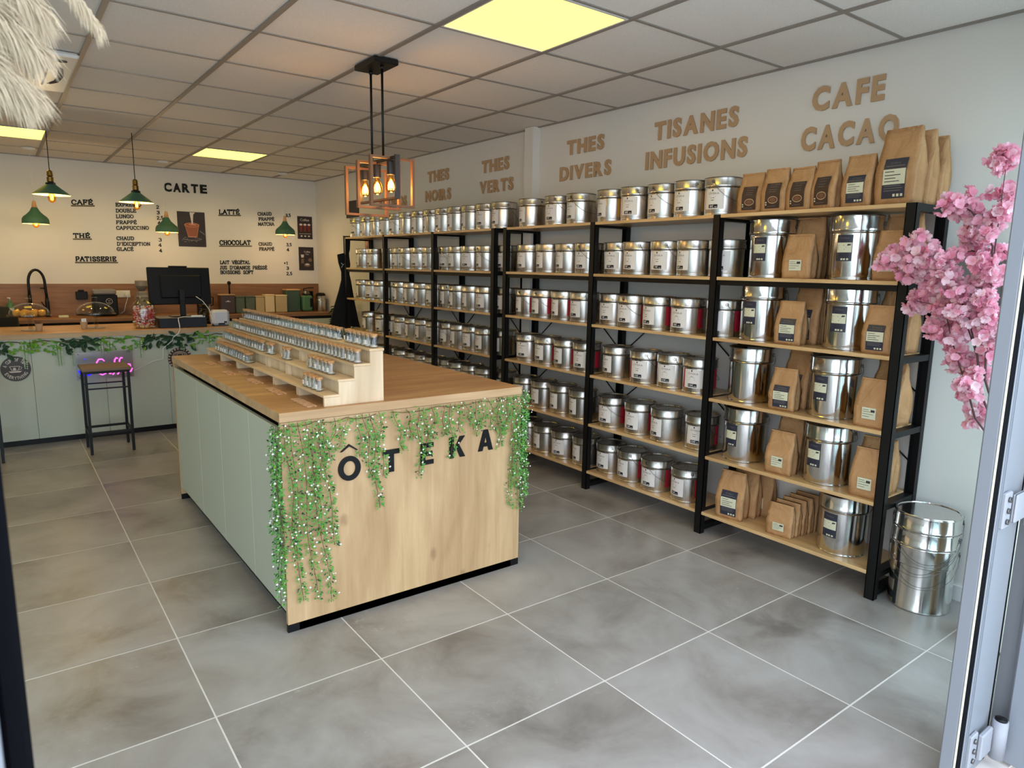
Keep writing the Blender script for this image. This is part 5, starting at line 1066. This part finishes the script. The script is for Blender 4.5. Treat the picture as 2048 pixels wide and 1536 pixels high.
for i, ch in enumerate('CARTE'):
    w = .088; m_ = MB(); text_on(m_, ch, 'black_plastic', (0, -.001, 0), (1, 0, 0), (0, 0, 1), .103, .084 - .006 * (i in (3, 4)), .008, .05); m_.build('letter', o, (i * .0985, 0, .002 * i))
def poster(x0, x1, z0, z1, label, fn, bgm):
    o = empty('poster', ((x0 + x1) / 2, YB, (z0 + z1) / 2), label, 'poster'); w, h = (x1 - x0) / 2, (z1 - z0) / 2
    m_ = MB(); m_.box((-w, -.006, -h), (w, -.0005, h), bgm); m_.build('sheet', o); m_ = MB(); fn(m_, w, h); m_.build('print', o)
mat('poster_dark', (42, 32, 36), .5); mat('cocoa', (150, 84, 58), .5); mat('cocoa_light', (196, 130, 104), .5); mat('milk', (214, 206, 204), .5); mat('poster_grey', (110, 100, 100), .5); mat('poster_tan', (116, 96, 76), .6); mat('deep_red', (120, 40, 34), .5)
def el(m_, cx_, cz, rx, rz, m, y=-.0068): m_.add([(cx_ + rx * math.cos(2 * PI * k / 20), y, cz + rz * math.sin(2 * PI * k / 20)) for k in range(20)], [list(range(20))[::-1]], m)
def pq(m_, pts, m, y=-.0068): m_.add([(a, y, b_) for a, b_ in pts], [list(range(len(pts)))], m)
def p1(m_, w, h):
    pq(m_, [(-.5 * w, .25 * h), (.55 * w, .25 * h), (.36 * w, -.45 * h), (-.28 * w, -.45 * h)], 'cocoa_light', -.0064); pq(m_, [(-.46 * w, .18 * h), (.50 * w, .18 * h), (.34 * w, -.40 * h), (-.26 * w, -.40 * h)], 'cocoa', -.0068)
    el(m_, .02 * w, .25 * h, .55 * w, .13 * h, 'cocoa_light', -.0070); el(m_, .02 * w, .25 * h, .48 * w, .10 * h, 'cocoa', -.0074); el(m_, .08 * w, .27 * h, .30 * w, .05 * h, 'cocoa_light', -.0078)
    pq(m_, [(.02 * w, .30 * h), (.10 * w, .30 * h), (.16 * w, .85 * h), (.3 * w, .97 * h), (-.1 * w, .97 * h)], 'milk', -.0080)
    el(m_, 0, -.55 * h, .7 * w, .10 * h, 'poster_grey', -.0063); el(m_, 0, -.53 * h, .6 * w, .07 * h, 'poster_dark', -.0066); pq(m_, [(.55 * w, -.1 * h), (.95 * w, -.32 * h), (.95 * w, -.25 * h), (.6 * w, -.05 * h)], 'poster_grey')
    r_ = random.Random(4)
    for k in range(12): a, b_ = r_.uniform(-.8, .6) * w, r_.uniform(-.75, -.45) * h; el(m_, a, b_, .02 * w, .012 * h, 'milk', -.0070 - k * 1e-5)
def p2(m_, w, h):
    text_on(m_, 'Coffee', 'milk', (-.62 * w, -.0068, .58 * h), (1, 0, 0), (0, 0, 1), .22 * h, 1.2 * w)
    for c in (-.55, 0, .55): pq(m_, [((c - .2) * w, .25 * h), ((c + .2) * w, .25 * h), ((c + .13) * w, -.35 * h), ((c - .13) * w, -.35 * h)], 'deep_red'); el(m_, c * w, .27 * h, .21 * w, .09 * h, 'milk', -.0072)
    pq(m_, [(-.8 * w, -.52 * h), (.8 * w, -.52 * h), (.8 * w, -.55 * h), (-.8 * w, -.55 * h)], 'milk')
    for c in (-.5, 0, .5): el(m_, c * w, -.74 * h, .14 * w, .07 * h, 'milk')
def p3(m_, w, h):
    text_on(m_, 'Coffee', 'milk', (-.3 * w, -.0068, .52 * h), (1, 0, 0), (0, 0, 1), .16 * h, .85 * w); text_on(m_, 'Cup', 'milk', (-.1 * w, -.0068, .32 * h), (1, 0, 0), (0, 0, 1), .13 * h, .45 * w)
    pq(m_, [(-.75 * w, .35 * h), (-.3 * w, .35 * h), (-.38 * w, .10 * h), (-.67 * w, .10 * h)], 'milk'); el(m_, .5 * w, -.1 * h, .26 * w, .16 * h, 'poster_tan'); el(m_, .1 * w, -.55 * h, .45 * w, .14 * h, 'poster_tan'); el(m_, .1 * w, -.48 * h, .28 * w, .08 * h, 'milk', -.0072); pq(m_, [(-.7 * w, .0), (-.35 * w, .0), (-.35 * w, -.4 * h), (-.7 * w, -.4 * h)], 'poster_tan')
poster(1.337, 1.643, 1.684, 2.092, 'dark poster of a glass of chocolate with milk poured in', p1, 'poster_dark'); poster(2.776, 2.972, 1.826, 2.116, 'small dark poster with three coffee glasses', p2, 'poster_dark'); poster(2.780, 2.978, 1.420, 1.722, 'small brown poster with a coffee pot and cups, lower of two', p3, 'poster_dark')

# things on the back counter
def kb(x0, x1, y0, y1, h, name, label, cat, m, lid=None, group=None, e=.008, lh=.014):
    o = empty(name, ((x0 + x1) / 2, (y0 + y1) / 2, KZ + .0005), label, cat, group); w, d = (x1 - x0) / 2, (y1 - y0) / 2
    m_ = MB(); m_.bbox((-w, -d, 0), (w, d, h), m, e); m_.build('body', o)
    if lid: m_ = MB(); m_.bbox((-w - .001, -d - .001, h + .0003), (w + .001, d + .001, h + lh), lid, .003); m_.build('lid', o)
    return o
mat('tin_brown', (70, 50, 48), .4); mat('tin_green', (86, 96, 80), .4); mat('tin_tan', (190, 168, 126), .45); mat('tin_cream', (226, 202, 160), .45); mat('tin_deepgreen', (62, 84, 70), .4); mat('juicer_green', (76, 116, 84), .4); mat('grey_plastic', (128, 122, 118), .4)
gp = 'storage canisters on the back counter'
o = kb(1.68, 1.845, 5.86, 6.0, .215, 'coffee_grinder', 'brown box grinder with a black ball lever on the back counter', 'grinder', 'tin_brown', 'letter_wood'); m_ = MB(); m_.tube([(.04, 0, .23), (.04, 0, .345)], .010, 'black_plastic', 8); m_.lathe([(.001, -.024), (.017, -.017), (.024, 0), (.017, .017), (.001, .024)], 'black_plastic', 14, (.04, 0, .362)); m_.build('lever', o)
m_ = MB(); m_.box((-.03, -.0715, .14), (.03, -.0705, .146), 'milk'); m_.box((-.01, -.0715, .146), (.012, -.0705, .155), 'milk'); m_.build('emblem', o)
kb(1.855, 1.965, 5.88, 6.0, .190, 'canister', 'dark green square canister right of the brown grinder', 'canister', 'tin_green', 'tin_green', gp); kb(1.975, 2.085, 5.88, 6.0, .192, 'canister', 'second dark green square canister beside the tan one', 'canister', 'tin_green', 'tin_green', gp)
kb(2.095, 2.200, 5.88, 6.0, .190, 'canister', 'tan square canister left of the tall cream one', 'canister', 'tin_tan', 'tin_tan', gp); kb(2.207, 2.325, 5.88, 6.0, .208, 'canister', 'cream square canister, tallest of the pale ones', 'canister', 'tin_cream', 'tin_cream', gp); kb(2.335, 2.475, 5.86, 6.0, .200, 'canister', 'wide tan canister left of the big green one', 'canister', 'tin_tan', 'tin_cream', gp)
kb(2.49, 2.665, 5.92, 6.08, .268, 'canister', 'large dark green canister with a pale wooden lid', 'canister', 'tin_deepgreen', 'beech', gp)
o = empty('juicer', (2.745, 5.93, KZ + .0005), 'green citrus juicer with chrome lever on the back counter', 'juicer'); m_ = MB(); m_.bbox((-.065, -.065, .004), (.065, .065, .205), 'juicer_green', .02); m_.build('body', o); m_ = MB(); m_.lathe([(.045, .208), (.050, .23), (.030, .262), (.004, .275)], 'wire_steel', 18); m_.build('cone', o); m_ = MB(); m_.tube([(-.02, .03, .20), (-.02, .03, .29), (.02, -.02, .30), (.085, -.05, .302)], .007, 'black_plastic', 7); m_.build('lever', o)
m_ = MB(); m_.bbox((.025, -.071, .06), (.06, -.066, .17), 'black_plastic', .002); m_.build('spout', o)
o = kb(2.825, 2.875, 6.02, 6.12, .24, 'milk_frother', 'narrow black machine between the juicer and the metal bucket', 'appliance', 'black_plastic', 'black_plastic')
o = empty('tin_bucket', (2.925, 5.90, KZ + .0005), 'small metal bucket with black contents at the end of the back counter', 'bucket')
m_ = MB(); m_.lathe([(.058, 0), (.060, .004), (.062, .14), (.065, .145), (.062, .15), (.064, .195), (.066, .20), (.060, .198), (.058, .15)], 'tin_metal', 28); m_.build('body', o); link('handle', handle_mesh(.064, .20, .8, .5, .006), o, None, .9)
m_ = MB(); m_.lathe([(.055, .17), (.062, .215), (.045, .235), (.001, .24)], 'black_cloth', 16); m_.build('contents', o)
# black faucet
o = empty('faucet', (-.025, 6.06, KZ + .0005), 'tall black spring-neck faucet on the back counter', 'faucet')
m_ = MB(); m_.lathe([(.028, 0), (.028, .006), (.020, .012), (.020, .16), (.016, .20)], 'black_metal', 16); m_.build('body', o)
m_ = MB(); m_.tube([(.0, 0, .18), (-.002, -.004, .26), (-.006, -.01, .34)] + [(-.078 + .072 * math.cos(q), -.03 + .02 * math.cos(q), .36 + .135 * math.sin(q)) for q in [PI * k / 12 for k in range(0, 13)]] + [(-.150, -.05, .30), (-.150, -.05, .22)], .0135, 'black_metal', 10); m_.build('neck', o)
m_ = MB(); m_.tube([(-.150, -.05, .24), (-.150, -.05, .13)], .018, 'black_metal', 12); m_.build('spray_head', o); m_ = MB(); m_.tube([(0, 0, .30), (-.05, -.02, .305)], .007, 'black_metal', 8); m_.tube([(-.02, 0, .10), (-.05, -.01, .16)], .006, 'black_metal', 8); m_.build('lever', o)
o = empty('soap_bottle', (-.345, 6.05, KZ + .0005), 'small green soap bottle with white label near the faucet', 'bottle'); m_ = MB(); m_.lathe([(.036, 0), (.040, .01), (.040, .11), (.028, .15), (.012, .165), (.012, .185)], 'juicer_green', 16); m_.build('body', o); m_ = MB(); patch(m_, .0405, .6, 2.4, .03, .10, 'white_plastic', 6); m_.build('label', o); m_ = MB(); m_.tube([(0, 0, .185), (0, 0, .205), (-.02, -.01, .205)], .006, 'white_plastic', 6); m_.build('pump', o)
o = kb(.24, .345, 6.0, 6.08, .0, 'wall_speaker', 'small black box hanging on the wood backsplash', 'speaker', 'black_plastic') if False else None
m_ = MB(); m_.bbox((-.055, -.05, 0), (.055, 0, .085), 'black_plastic', .004); m_.bbox((-.03, -.045, .0852), (.025, -.005, .105), 'black_plastic', .004); tag(m_.build('paper_dispenser', None, (.305, YB - .0225, 1.075)), 'small black holder fixed to the wood backsplash left of the grill press', 'holder')
o = empty('grill_press', (.50, 5.98, KZ + .0005), 'black contact grill with grey lid and round white logo', 'grill')
m_ = MB(); m_.bbox((-.118, -.10, .01), (.112, .10, .235), 'black_plastic', .01); m_.build('body', o); m_ = MB(); m_.bbox((-.112, -.09, .236), (.106, .09, .295), 'grey_plastic', .014); m_.build('lid', o)
m_ = MB(); m_.tube([(.03 + .030 * math.cos(2 * PI * k / 18), -.1015, .165 + .030 * math.sin(2 * PI * k / 18)) for k in range(18)], .0018, 'milk', 4, closed=True); m_.tube([(.018, -.1015, .178), (.030, -.1015, .166), (.042, -.1015, .178)], .0015, 'milk', 4); m_.tube([(.018, -.1015, .155), (.030, -.1015, .148), (.042, -.1015, .155)], .0015, 'milk', 4); m_.build('logo', o)
o = empty('wall_socket', (.70, YB - .0205, 1.13), 'white triple wall socket with a plug on the wood backsplash', 'socket'); m_ = MB(); m_.bbox((-.085, -.010, -.040), (.085, 0, .040), 'white_plastic', .003); m_.build('plate', o); m_ = MB(); m_.lathe([(.022, 0), (.022, .025)], 'white_plastic', 16, M=Matrix.Translation((.045, -.010, 0)) @ Matrix.Rotation(PI / 2, 4, 'X')); m_.tube([(.045, -.035, 0), (.05, -.06, -.04), (.02, -.08, -.12), (0, -.10, -.19), (-.04, -.12, -.215)], .004, 'white_plastic', 6); m_.build('plug', o)
o = empty('bean_grinder', (.865, 5.95, KZ + .0005), 'grey electric coffee grinder half hidden left of the monitor', 'grinder'); m_ = MB(); m_.bbox((-.05, -.07, 0), (.05, .07, .27), 'grey_plastic', .012); m_.build('body', o); m_ = MB(); m_.lathe([(.03, .271), (.065, .33), (.065, .385), (.060, .39)], 'grey_plastic', 20); m_.build('hopper', o); m_ = MB(); m_.lathe([(.012, 0), (.012, .012)], 'black_plastic', 12, M=Matrix.Translation((.005, -.071, .17)) @ Matrix.Rotation(PI / 2, 4, 'X')); m_.build('knob', o)
o = kb(1.50, 1.585, 5.95, 6.05, .33, 'espresso_machine', 'dark tall appliance just right of the monitor', 'appliance', 'grey_plastic', 'black_plastic')
m_ = MB(); m_.bbox((-.045, -.03, 0), (.045, .03, .022), 'cream_paper', .003); tag(m_.build('sponge_box', None, (.10, 5.90, KZ + .0005)), 'small pale box lying on the back counter right of the faucet', 'box')
# apron on the rack end, plant behind, small signs
AP_ = 1
AP= [(2.711, 1.817), (2.788, 1.82), (2.778, 1.666), (2.766, 1.627), (2.78, 1.499), (2.761, 1.421), (2.782, 1.332), (2.819, 1.1), (2.863, 0.876), (2.886, 0.789), (2.745, 0.812), (2.725, 0.738), (2.703, 0.796), (2.525, 0.831), (2.578, 1.026), (2.642, 1.215), (2.675, 1.332), (2.677, 1.42), (2.645, 1.525), (2.635, 1.612), (2.712, 1.631)]
o = empty('apron', (2.70, 4.62, 1.80), 'black apron hanging by its straps from the end of the far rack', 'apron')
cxs = [p[0] - 2.70 for p in AP]
pts = [(p[0] - 2.70, p[1] - 1.80) for p in AP]
m_ = MB(); m_.prism(pts, -.012, .012, 'black_cloth'); 
bm = bmesh.new(); me_ = m_.mesh('cloth'); bm.from_mesh(me_); bmesh.ops.triangulate(bm, faces=bm.faces[:]); bm.to_mesh(me_); bm.free(); link('cloth', me_, o)
m_ = MB(); m_.tube([(-.03, -.014, -.28), (-.01, -.016, -.30), (-.03, -.016, -.33)], .003, 'white_plastic', 5); m_.tube([(-.01, -.016, -.30), (.004, -.016, -.29)], .003, 'white_plastic', 5); m_.build('tie', o)
m_ = MB(); m_.tube([(.02, -.085, .0), (.02, .0, .0), (.02, .02, .02)], .005, 'wire_steel', 6); m_.build('hook', o)
o = empty('potted_plant', (2.82, 4.98, 0), 'dark leafy plant in a pot behind the hanging apron', 'plant'); m_ = MB(); m_.lathe([(.09, 0), (.12, .24), (.125, .25), (.11, .25), (.10, .22), (.001, .22)], 'stoneware', 20); m_.build('pot', o)
rr = random.Random(8); m_ = MB()
for k in range(9): a = rr.uniform(0, 6.28); m_.tube([(0, 0, .22), (.03 * math.cos(a), .03 * math.sin(a), .6), (.09 * math.cos(a), .09 * math.sin(a), rr.uniform(.85, 1.05))], .005, 'leaf_dark', 5)
m_.build('stems', o)
for k in range(110):
    a = rr.uniform(0, 6.28); z_ = rr.uniform(.55, 1.08); r_ = rr.uniform(.02, .10); l = link('leaf', lms['leaf_dark'], o, (r_ * math.cos(a), r_ * math.sin(a), z_)); l.rotation_euler = (rr.uniform(-1, .6), rr.uniform(-.6, .6), a - PI / 2); l.scale = (1.3, 1.3, 1.3)
m_ = MB(); m_.box((XR - .006, 4.66, 1.56), (XR - .0005, 4.745, 1.80), 'red_patch'); o = empty('wall_sign', (0, 0, 0), 'narrow red vertical sign on the right wall behind the far rack', 'sign'); m_.build('board', o); m_ = MB()
for k in range(4): m_.box((XR - .0075, 4.675, 1.60 + .045 * k), (XR - .0062, 4.73, 1.625 + .045 * k), 'letter_wood')
m_.build('print', o)
m_ = MB(); m_.box((XR - .012, 4.90, 2.055), (XR - .0005, 5.24, 2.25), 'poster_dark'); tag(m_.build('dark_picture'), 'dark rectangular picture on the right wall seen under the lamp frames', 'picture')

# ================================================================== BLOSSOMS, FRAME, PAMPAS
o = empty('picture_frame', (XR, -1.56, 1.457), 'silver picture frame on the right wall behind the pink blossoms', 'picture frame')
m_ = MB()
for a, b_ in (((-.13, -.160), (-.105, .160)), ((.105, -.160), (.13, .160)), ((-.105, -.160), (.105, -.135)), ((-.105, .135), (.105, .160))): m_.box((-.018, a[0], a[1]), (-.0005, b_[0], b_[1]), 'wire_steel')
m_.build('frame', o); m_ = MB(); m_.box((-.010, -.104, -.134), (-.0008, .104, .134), 'grey_plastic'); m_.build('picture', o)
BL= [(2.563, -1.488, 1.629), (2.606, -1.438, 1.6), (2.582, -1.476, 1.559), (2.615, -1.489, 1.52), (2.618, -1.516, 1.536), (2.539, -1.575, 1.559), (2.532, -1.61, 1.521), (2.647, -1.355, 1.577), (2.566, -1.417, 1.559), (2.563, -1.384, 1.551), (2.669, -1.527, 1.449), (2.596, -1.594, 1.436), (2.647, -1.616, 1.444), (2.597, -1.676, 1.454), (2.619, -1.692, 1.478), (2.551, -1.67, 1.417), (2.619, -1.686, 1.417), (2.652, -1.495, 1.392), (2.603, -1.561, 1.38), (2.634, -1.48, 1.387), (2.624, -1.593, 1.349), (2.539, -1.667, 1.356), (2.636, -1.669, 1.323), (2.613, -1.713, 1.38), (2.572, -1.757, 1.405), (2.534, -1.615, 1.777), (2.651, -1.608, 1.759), (2.596, -1.651, 1.79), (2.631, -1.661, 1.718), (2.653, -1.681, 1.703), (2.63, -1.653, 1.666), (2.659, -1.668, 1.629), (2.585, -1.724, 1.655), (2.642, -1.725, 1.701), (2.592, -1.755, 1.747), (2.661, -1.738, 1.811), (2.653, -1.735, 1.918), (2.544, -1.774, 1.937), (2.549, -1.748, 1.552), (2.56, -1.734, 1.523), (2.665, -1.73, 1.591), (2.591, -1.755, 1.479), (2.618, -1.769, 1.509), (2.572, -1.747, 1.435), (2.601, -1.752, 1.36), (2.584, -1.774, 1.332), (2.579, -1.73, 1.329), (2.612, -1.599, 1.271), (2.612, -1.638, 1.243), (2.657, -1.646, 1.273), (2.625, -1.653, 1.196), (2.66, -1.612, 1.31), (2.65, -1.664, 1.14), (2.669, -1.686, 1.133), (2.624, -1.733, 1.103), (2.553, -1.736, 1.063), (2.65, -1.734, 1.133), (2.665, -1.74, 0.974), (2.657, -1.74, 0.943), (2.61, -1.711, 1.038), (2.63, -1.565, 1.316), (2.56, -1.777, 1.273), (2.646, -1.747, 1.213), (2.61, -1.447, 1.504), (2.57, -1.529, 1.598), (2.539, -1.618, 1.551), (2.65, -1.543, 1.506), (2.669, -1.582, 1.483), (2.542, -1.514, 1.574), (2.642, -1.456, 1.504)]
BR= [[(2.6, -1.76, 0.945), (2.6, -1.72, 1.056), (2.6, -1.682, 1.146), (2.6, -1.643, 1.244), (2.6, -1.609, 1.351)], [(2.6, -1.778, 1.026), (2.6, -1.739, 1.191), (2.6, -1.685, 1.363), (2.6, -1.636, 1.43), (2.6, -1.586, 1.498), (2.6, -1.476, 1.56), (2.6, -1.377, 1.568)], [(2.6, -1.776, 1.103), (2.6, -1.765, 1.255), (2.6, -1.752, 1.479), (2.6, -1.743, 1.611), (2.6, -1.71, 1.67), (2.6, -1.655, 1.746), (2.6, -1.611, 1.778)], [(2.6, -1.752, 1.479), (2.6, -1.752, 1.698), (2.6, -1.753, 1.911)], [(2.6, -1.739, 1.191), (2.6, -1.683, 1.325), (2.6, -1.562, 1.38), (2.6, -1.494, 1.392)], [(2.6, -1.586, 1.498), (2.6, -1.55, 1.56), (2.6, -1.472, 1.631)]]
VX, VY = 2.70, -1.90
o = empty('blossom_arrangement', (VX, VY, 0), 'tall arrangement of pink cherry blossom branches beside the rack by the door', 'flowers')
m_ = MB(); m_.lathe([(.06, 0), (.085, .02), (.10, .20), (.08, .42), (.04, .55), (.035, .60), (.042, .62), (.036, .60), (.03, .5)], 'stoneware', 28); m_.build('vase', o)
rr = random.Random(14)
for b_ in BR:
    p0 = Vector(b_[0]); m_ = MB(); pts = [Vector((VX, VY, .58)), Vector((VX - .01, VY + .02, .75))] if b_ in (BR[0], BR[1], BR[2]) else []
    m_.tube([p - Vector((VX, VY, 0)) for p in pts + [Vector(q) for q in b_]], .0055 if pts else .0035, 'branch_bark', 6, taper=.35); m_.build('branch', o)
def blossom(seed):
    r_ = random.Random(seed); m_ = MB()
    for k in range(7):
        c = Vector((r_.uniform(-1, 1), r_.uniform(-1, 1), r_.uniform(-.8, .8))) * .022; n = (c.normalized() + Vector((r_.uniform(-.5, .5) - .3, r_.uniform(-.5, .5) - .4, r_.uniform(-.3, .5)))).normalized(); u = n.orthogonal().normalized(); v = n.cross(u); mt = r_.choice(['blossom_pink', 'blossom_pale', 'blossom_pale', 'blossom_pink', 'blossom_deep'])
        for q in range(10):
            a = 2 * PI * q / 5 + (.6 if q > 4 else 0); L_ = r_.uniform(.016, .022); d = u * math.cos(a) + v * math.sin(a); s_ = n.cross(d) * L_ * .48; up = n * (.010 if q < 5 else .016)
            m_.add([c, c + d * L_ * .55 + s_ + up * .5, c + d * L_ * .95 + s_ * .7 + up, c + d * L_ * 1.05 + up * .9, c + d * L_ * .95 - s_ * .7 + up, c + d * L_ * .55 - s_ + up * .5], [(0, 1, 2, 3), (0, 3, 4, 5)], mt, True)
    return m_.mesh('blossom')
bms = [blossom(k) for k in range(6)]
for p in BL:
    for j in range(5):
        q = Vector(p) - Vector((VX, VY, 0)) + (Vector((rr.uniform(-.035, .035), rr.uniform(-.026, .026), rr.uniform(-.026, .026))) if j else Vector((0, 0, 0)))
        l = link('blossom', bms[rr.randrange(6)], o, q); l.rotation_euler = (rr.uniform(-.6, .6), rr.uniform(-.6, .6), rr.uniform(0, 6.28)); s_ = rr.uniform(.75, 1.0); l.scale = (s_, s_, s_)
o = empty('pampas_arrangement', (-.95, -1.45, 0), 'cream pampas grass plumes hanging into the top left corner', 'pampas grass')
m_ = MB(); m_.lathe([(.10, 0), (.14, .03), (.17, .30), (.13, .60), (.07, .78), (.08, .82), (.07, .80)], 'stoneware', 28); m_.build('vase', o)
def plume(path, R0, n, seed, lo=.030, hi=.065):
    r_ = random.Random(seed); P_ = [Vector(p) - Vector((-.95, -1.45, 0)) for p in path]; m_ = MB(); m_.tube([Vector((0, 0, .8))] + P_, .0025, 'pampas_fluff', 5, taper=.5); st = m_.build('plume', o); f = MB()
    for k in range(n):
        t = r_.random() * (len(P_) - 1); i = min(int(t), len(P_) - 2); p = P_[i].lerp(P_[i + 1], t - i); ax = (P_[i + 1] - P_[i]).normalized(); s = t / (len(P_) - 1); a = r_.uniform(0, 6.28); u = ax.orthogonal().normalized(); v = ax.cross(u)
        d = ((u * math.cos(a) + v * math.sin(a)) * r_.uniform(.2, .7) + ax * .9 + Vector((0, 0, -.35))).normalized(); L_ = r_.uniform(lo, hi) * (1.1 - .5 * s); p = p + (u * math.cos(a) + v * math.sin(a)) * R0 * r_.random() * (1 - .6 * s); e = p + d * L_ + Vector((0, 0, -.012)); w = d.cross(Vector((r_.uniform(-1, 1), -1, r_.uniform(-1, 1)))).normalized() * .0006
        mid = p + d * L_ * .55; f.add([p - w, p + w, mid + w, mid - w, e], [(0, 1, 2, 3), (3, 2, 4)], 'pampas_fluff')
    stuff(f.build('fluff', st))
plume([(-.62, -1.62, 1.70), (-.52, -1.68, 1.80), (-.44, -1.70, 1.80), (-.395, -1.70, 1.755)], .030, 2600, 1)
plume([(-.60, -1.62, 1.66), (-.50, -1.68, 1.74), (-.445, -1.70, 1.735), (-.405, -1.70, 1.70)], .026, 1900, 2)
plume([(-.60, -1.60, 1.80), (-.50, -1.68, 1.87), (-.42, -1.70, 1.84), (-.385, -1.70, 1.80)], .022, 1700, 3)
plume([(-.62, -1.60, 1.85), (-.48, -1.68, 1.93), (-.38, -1.70, 1.875), (-.322, -1.70, 1.798)], .007, 1500, 4, .012, .030)
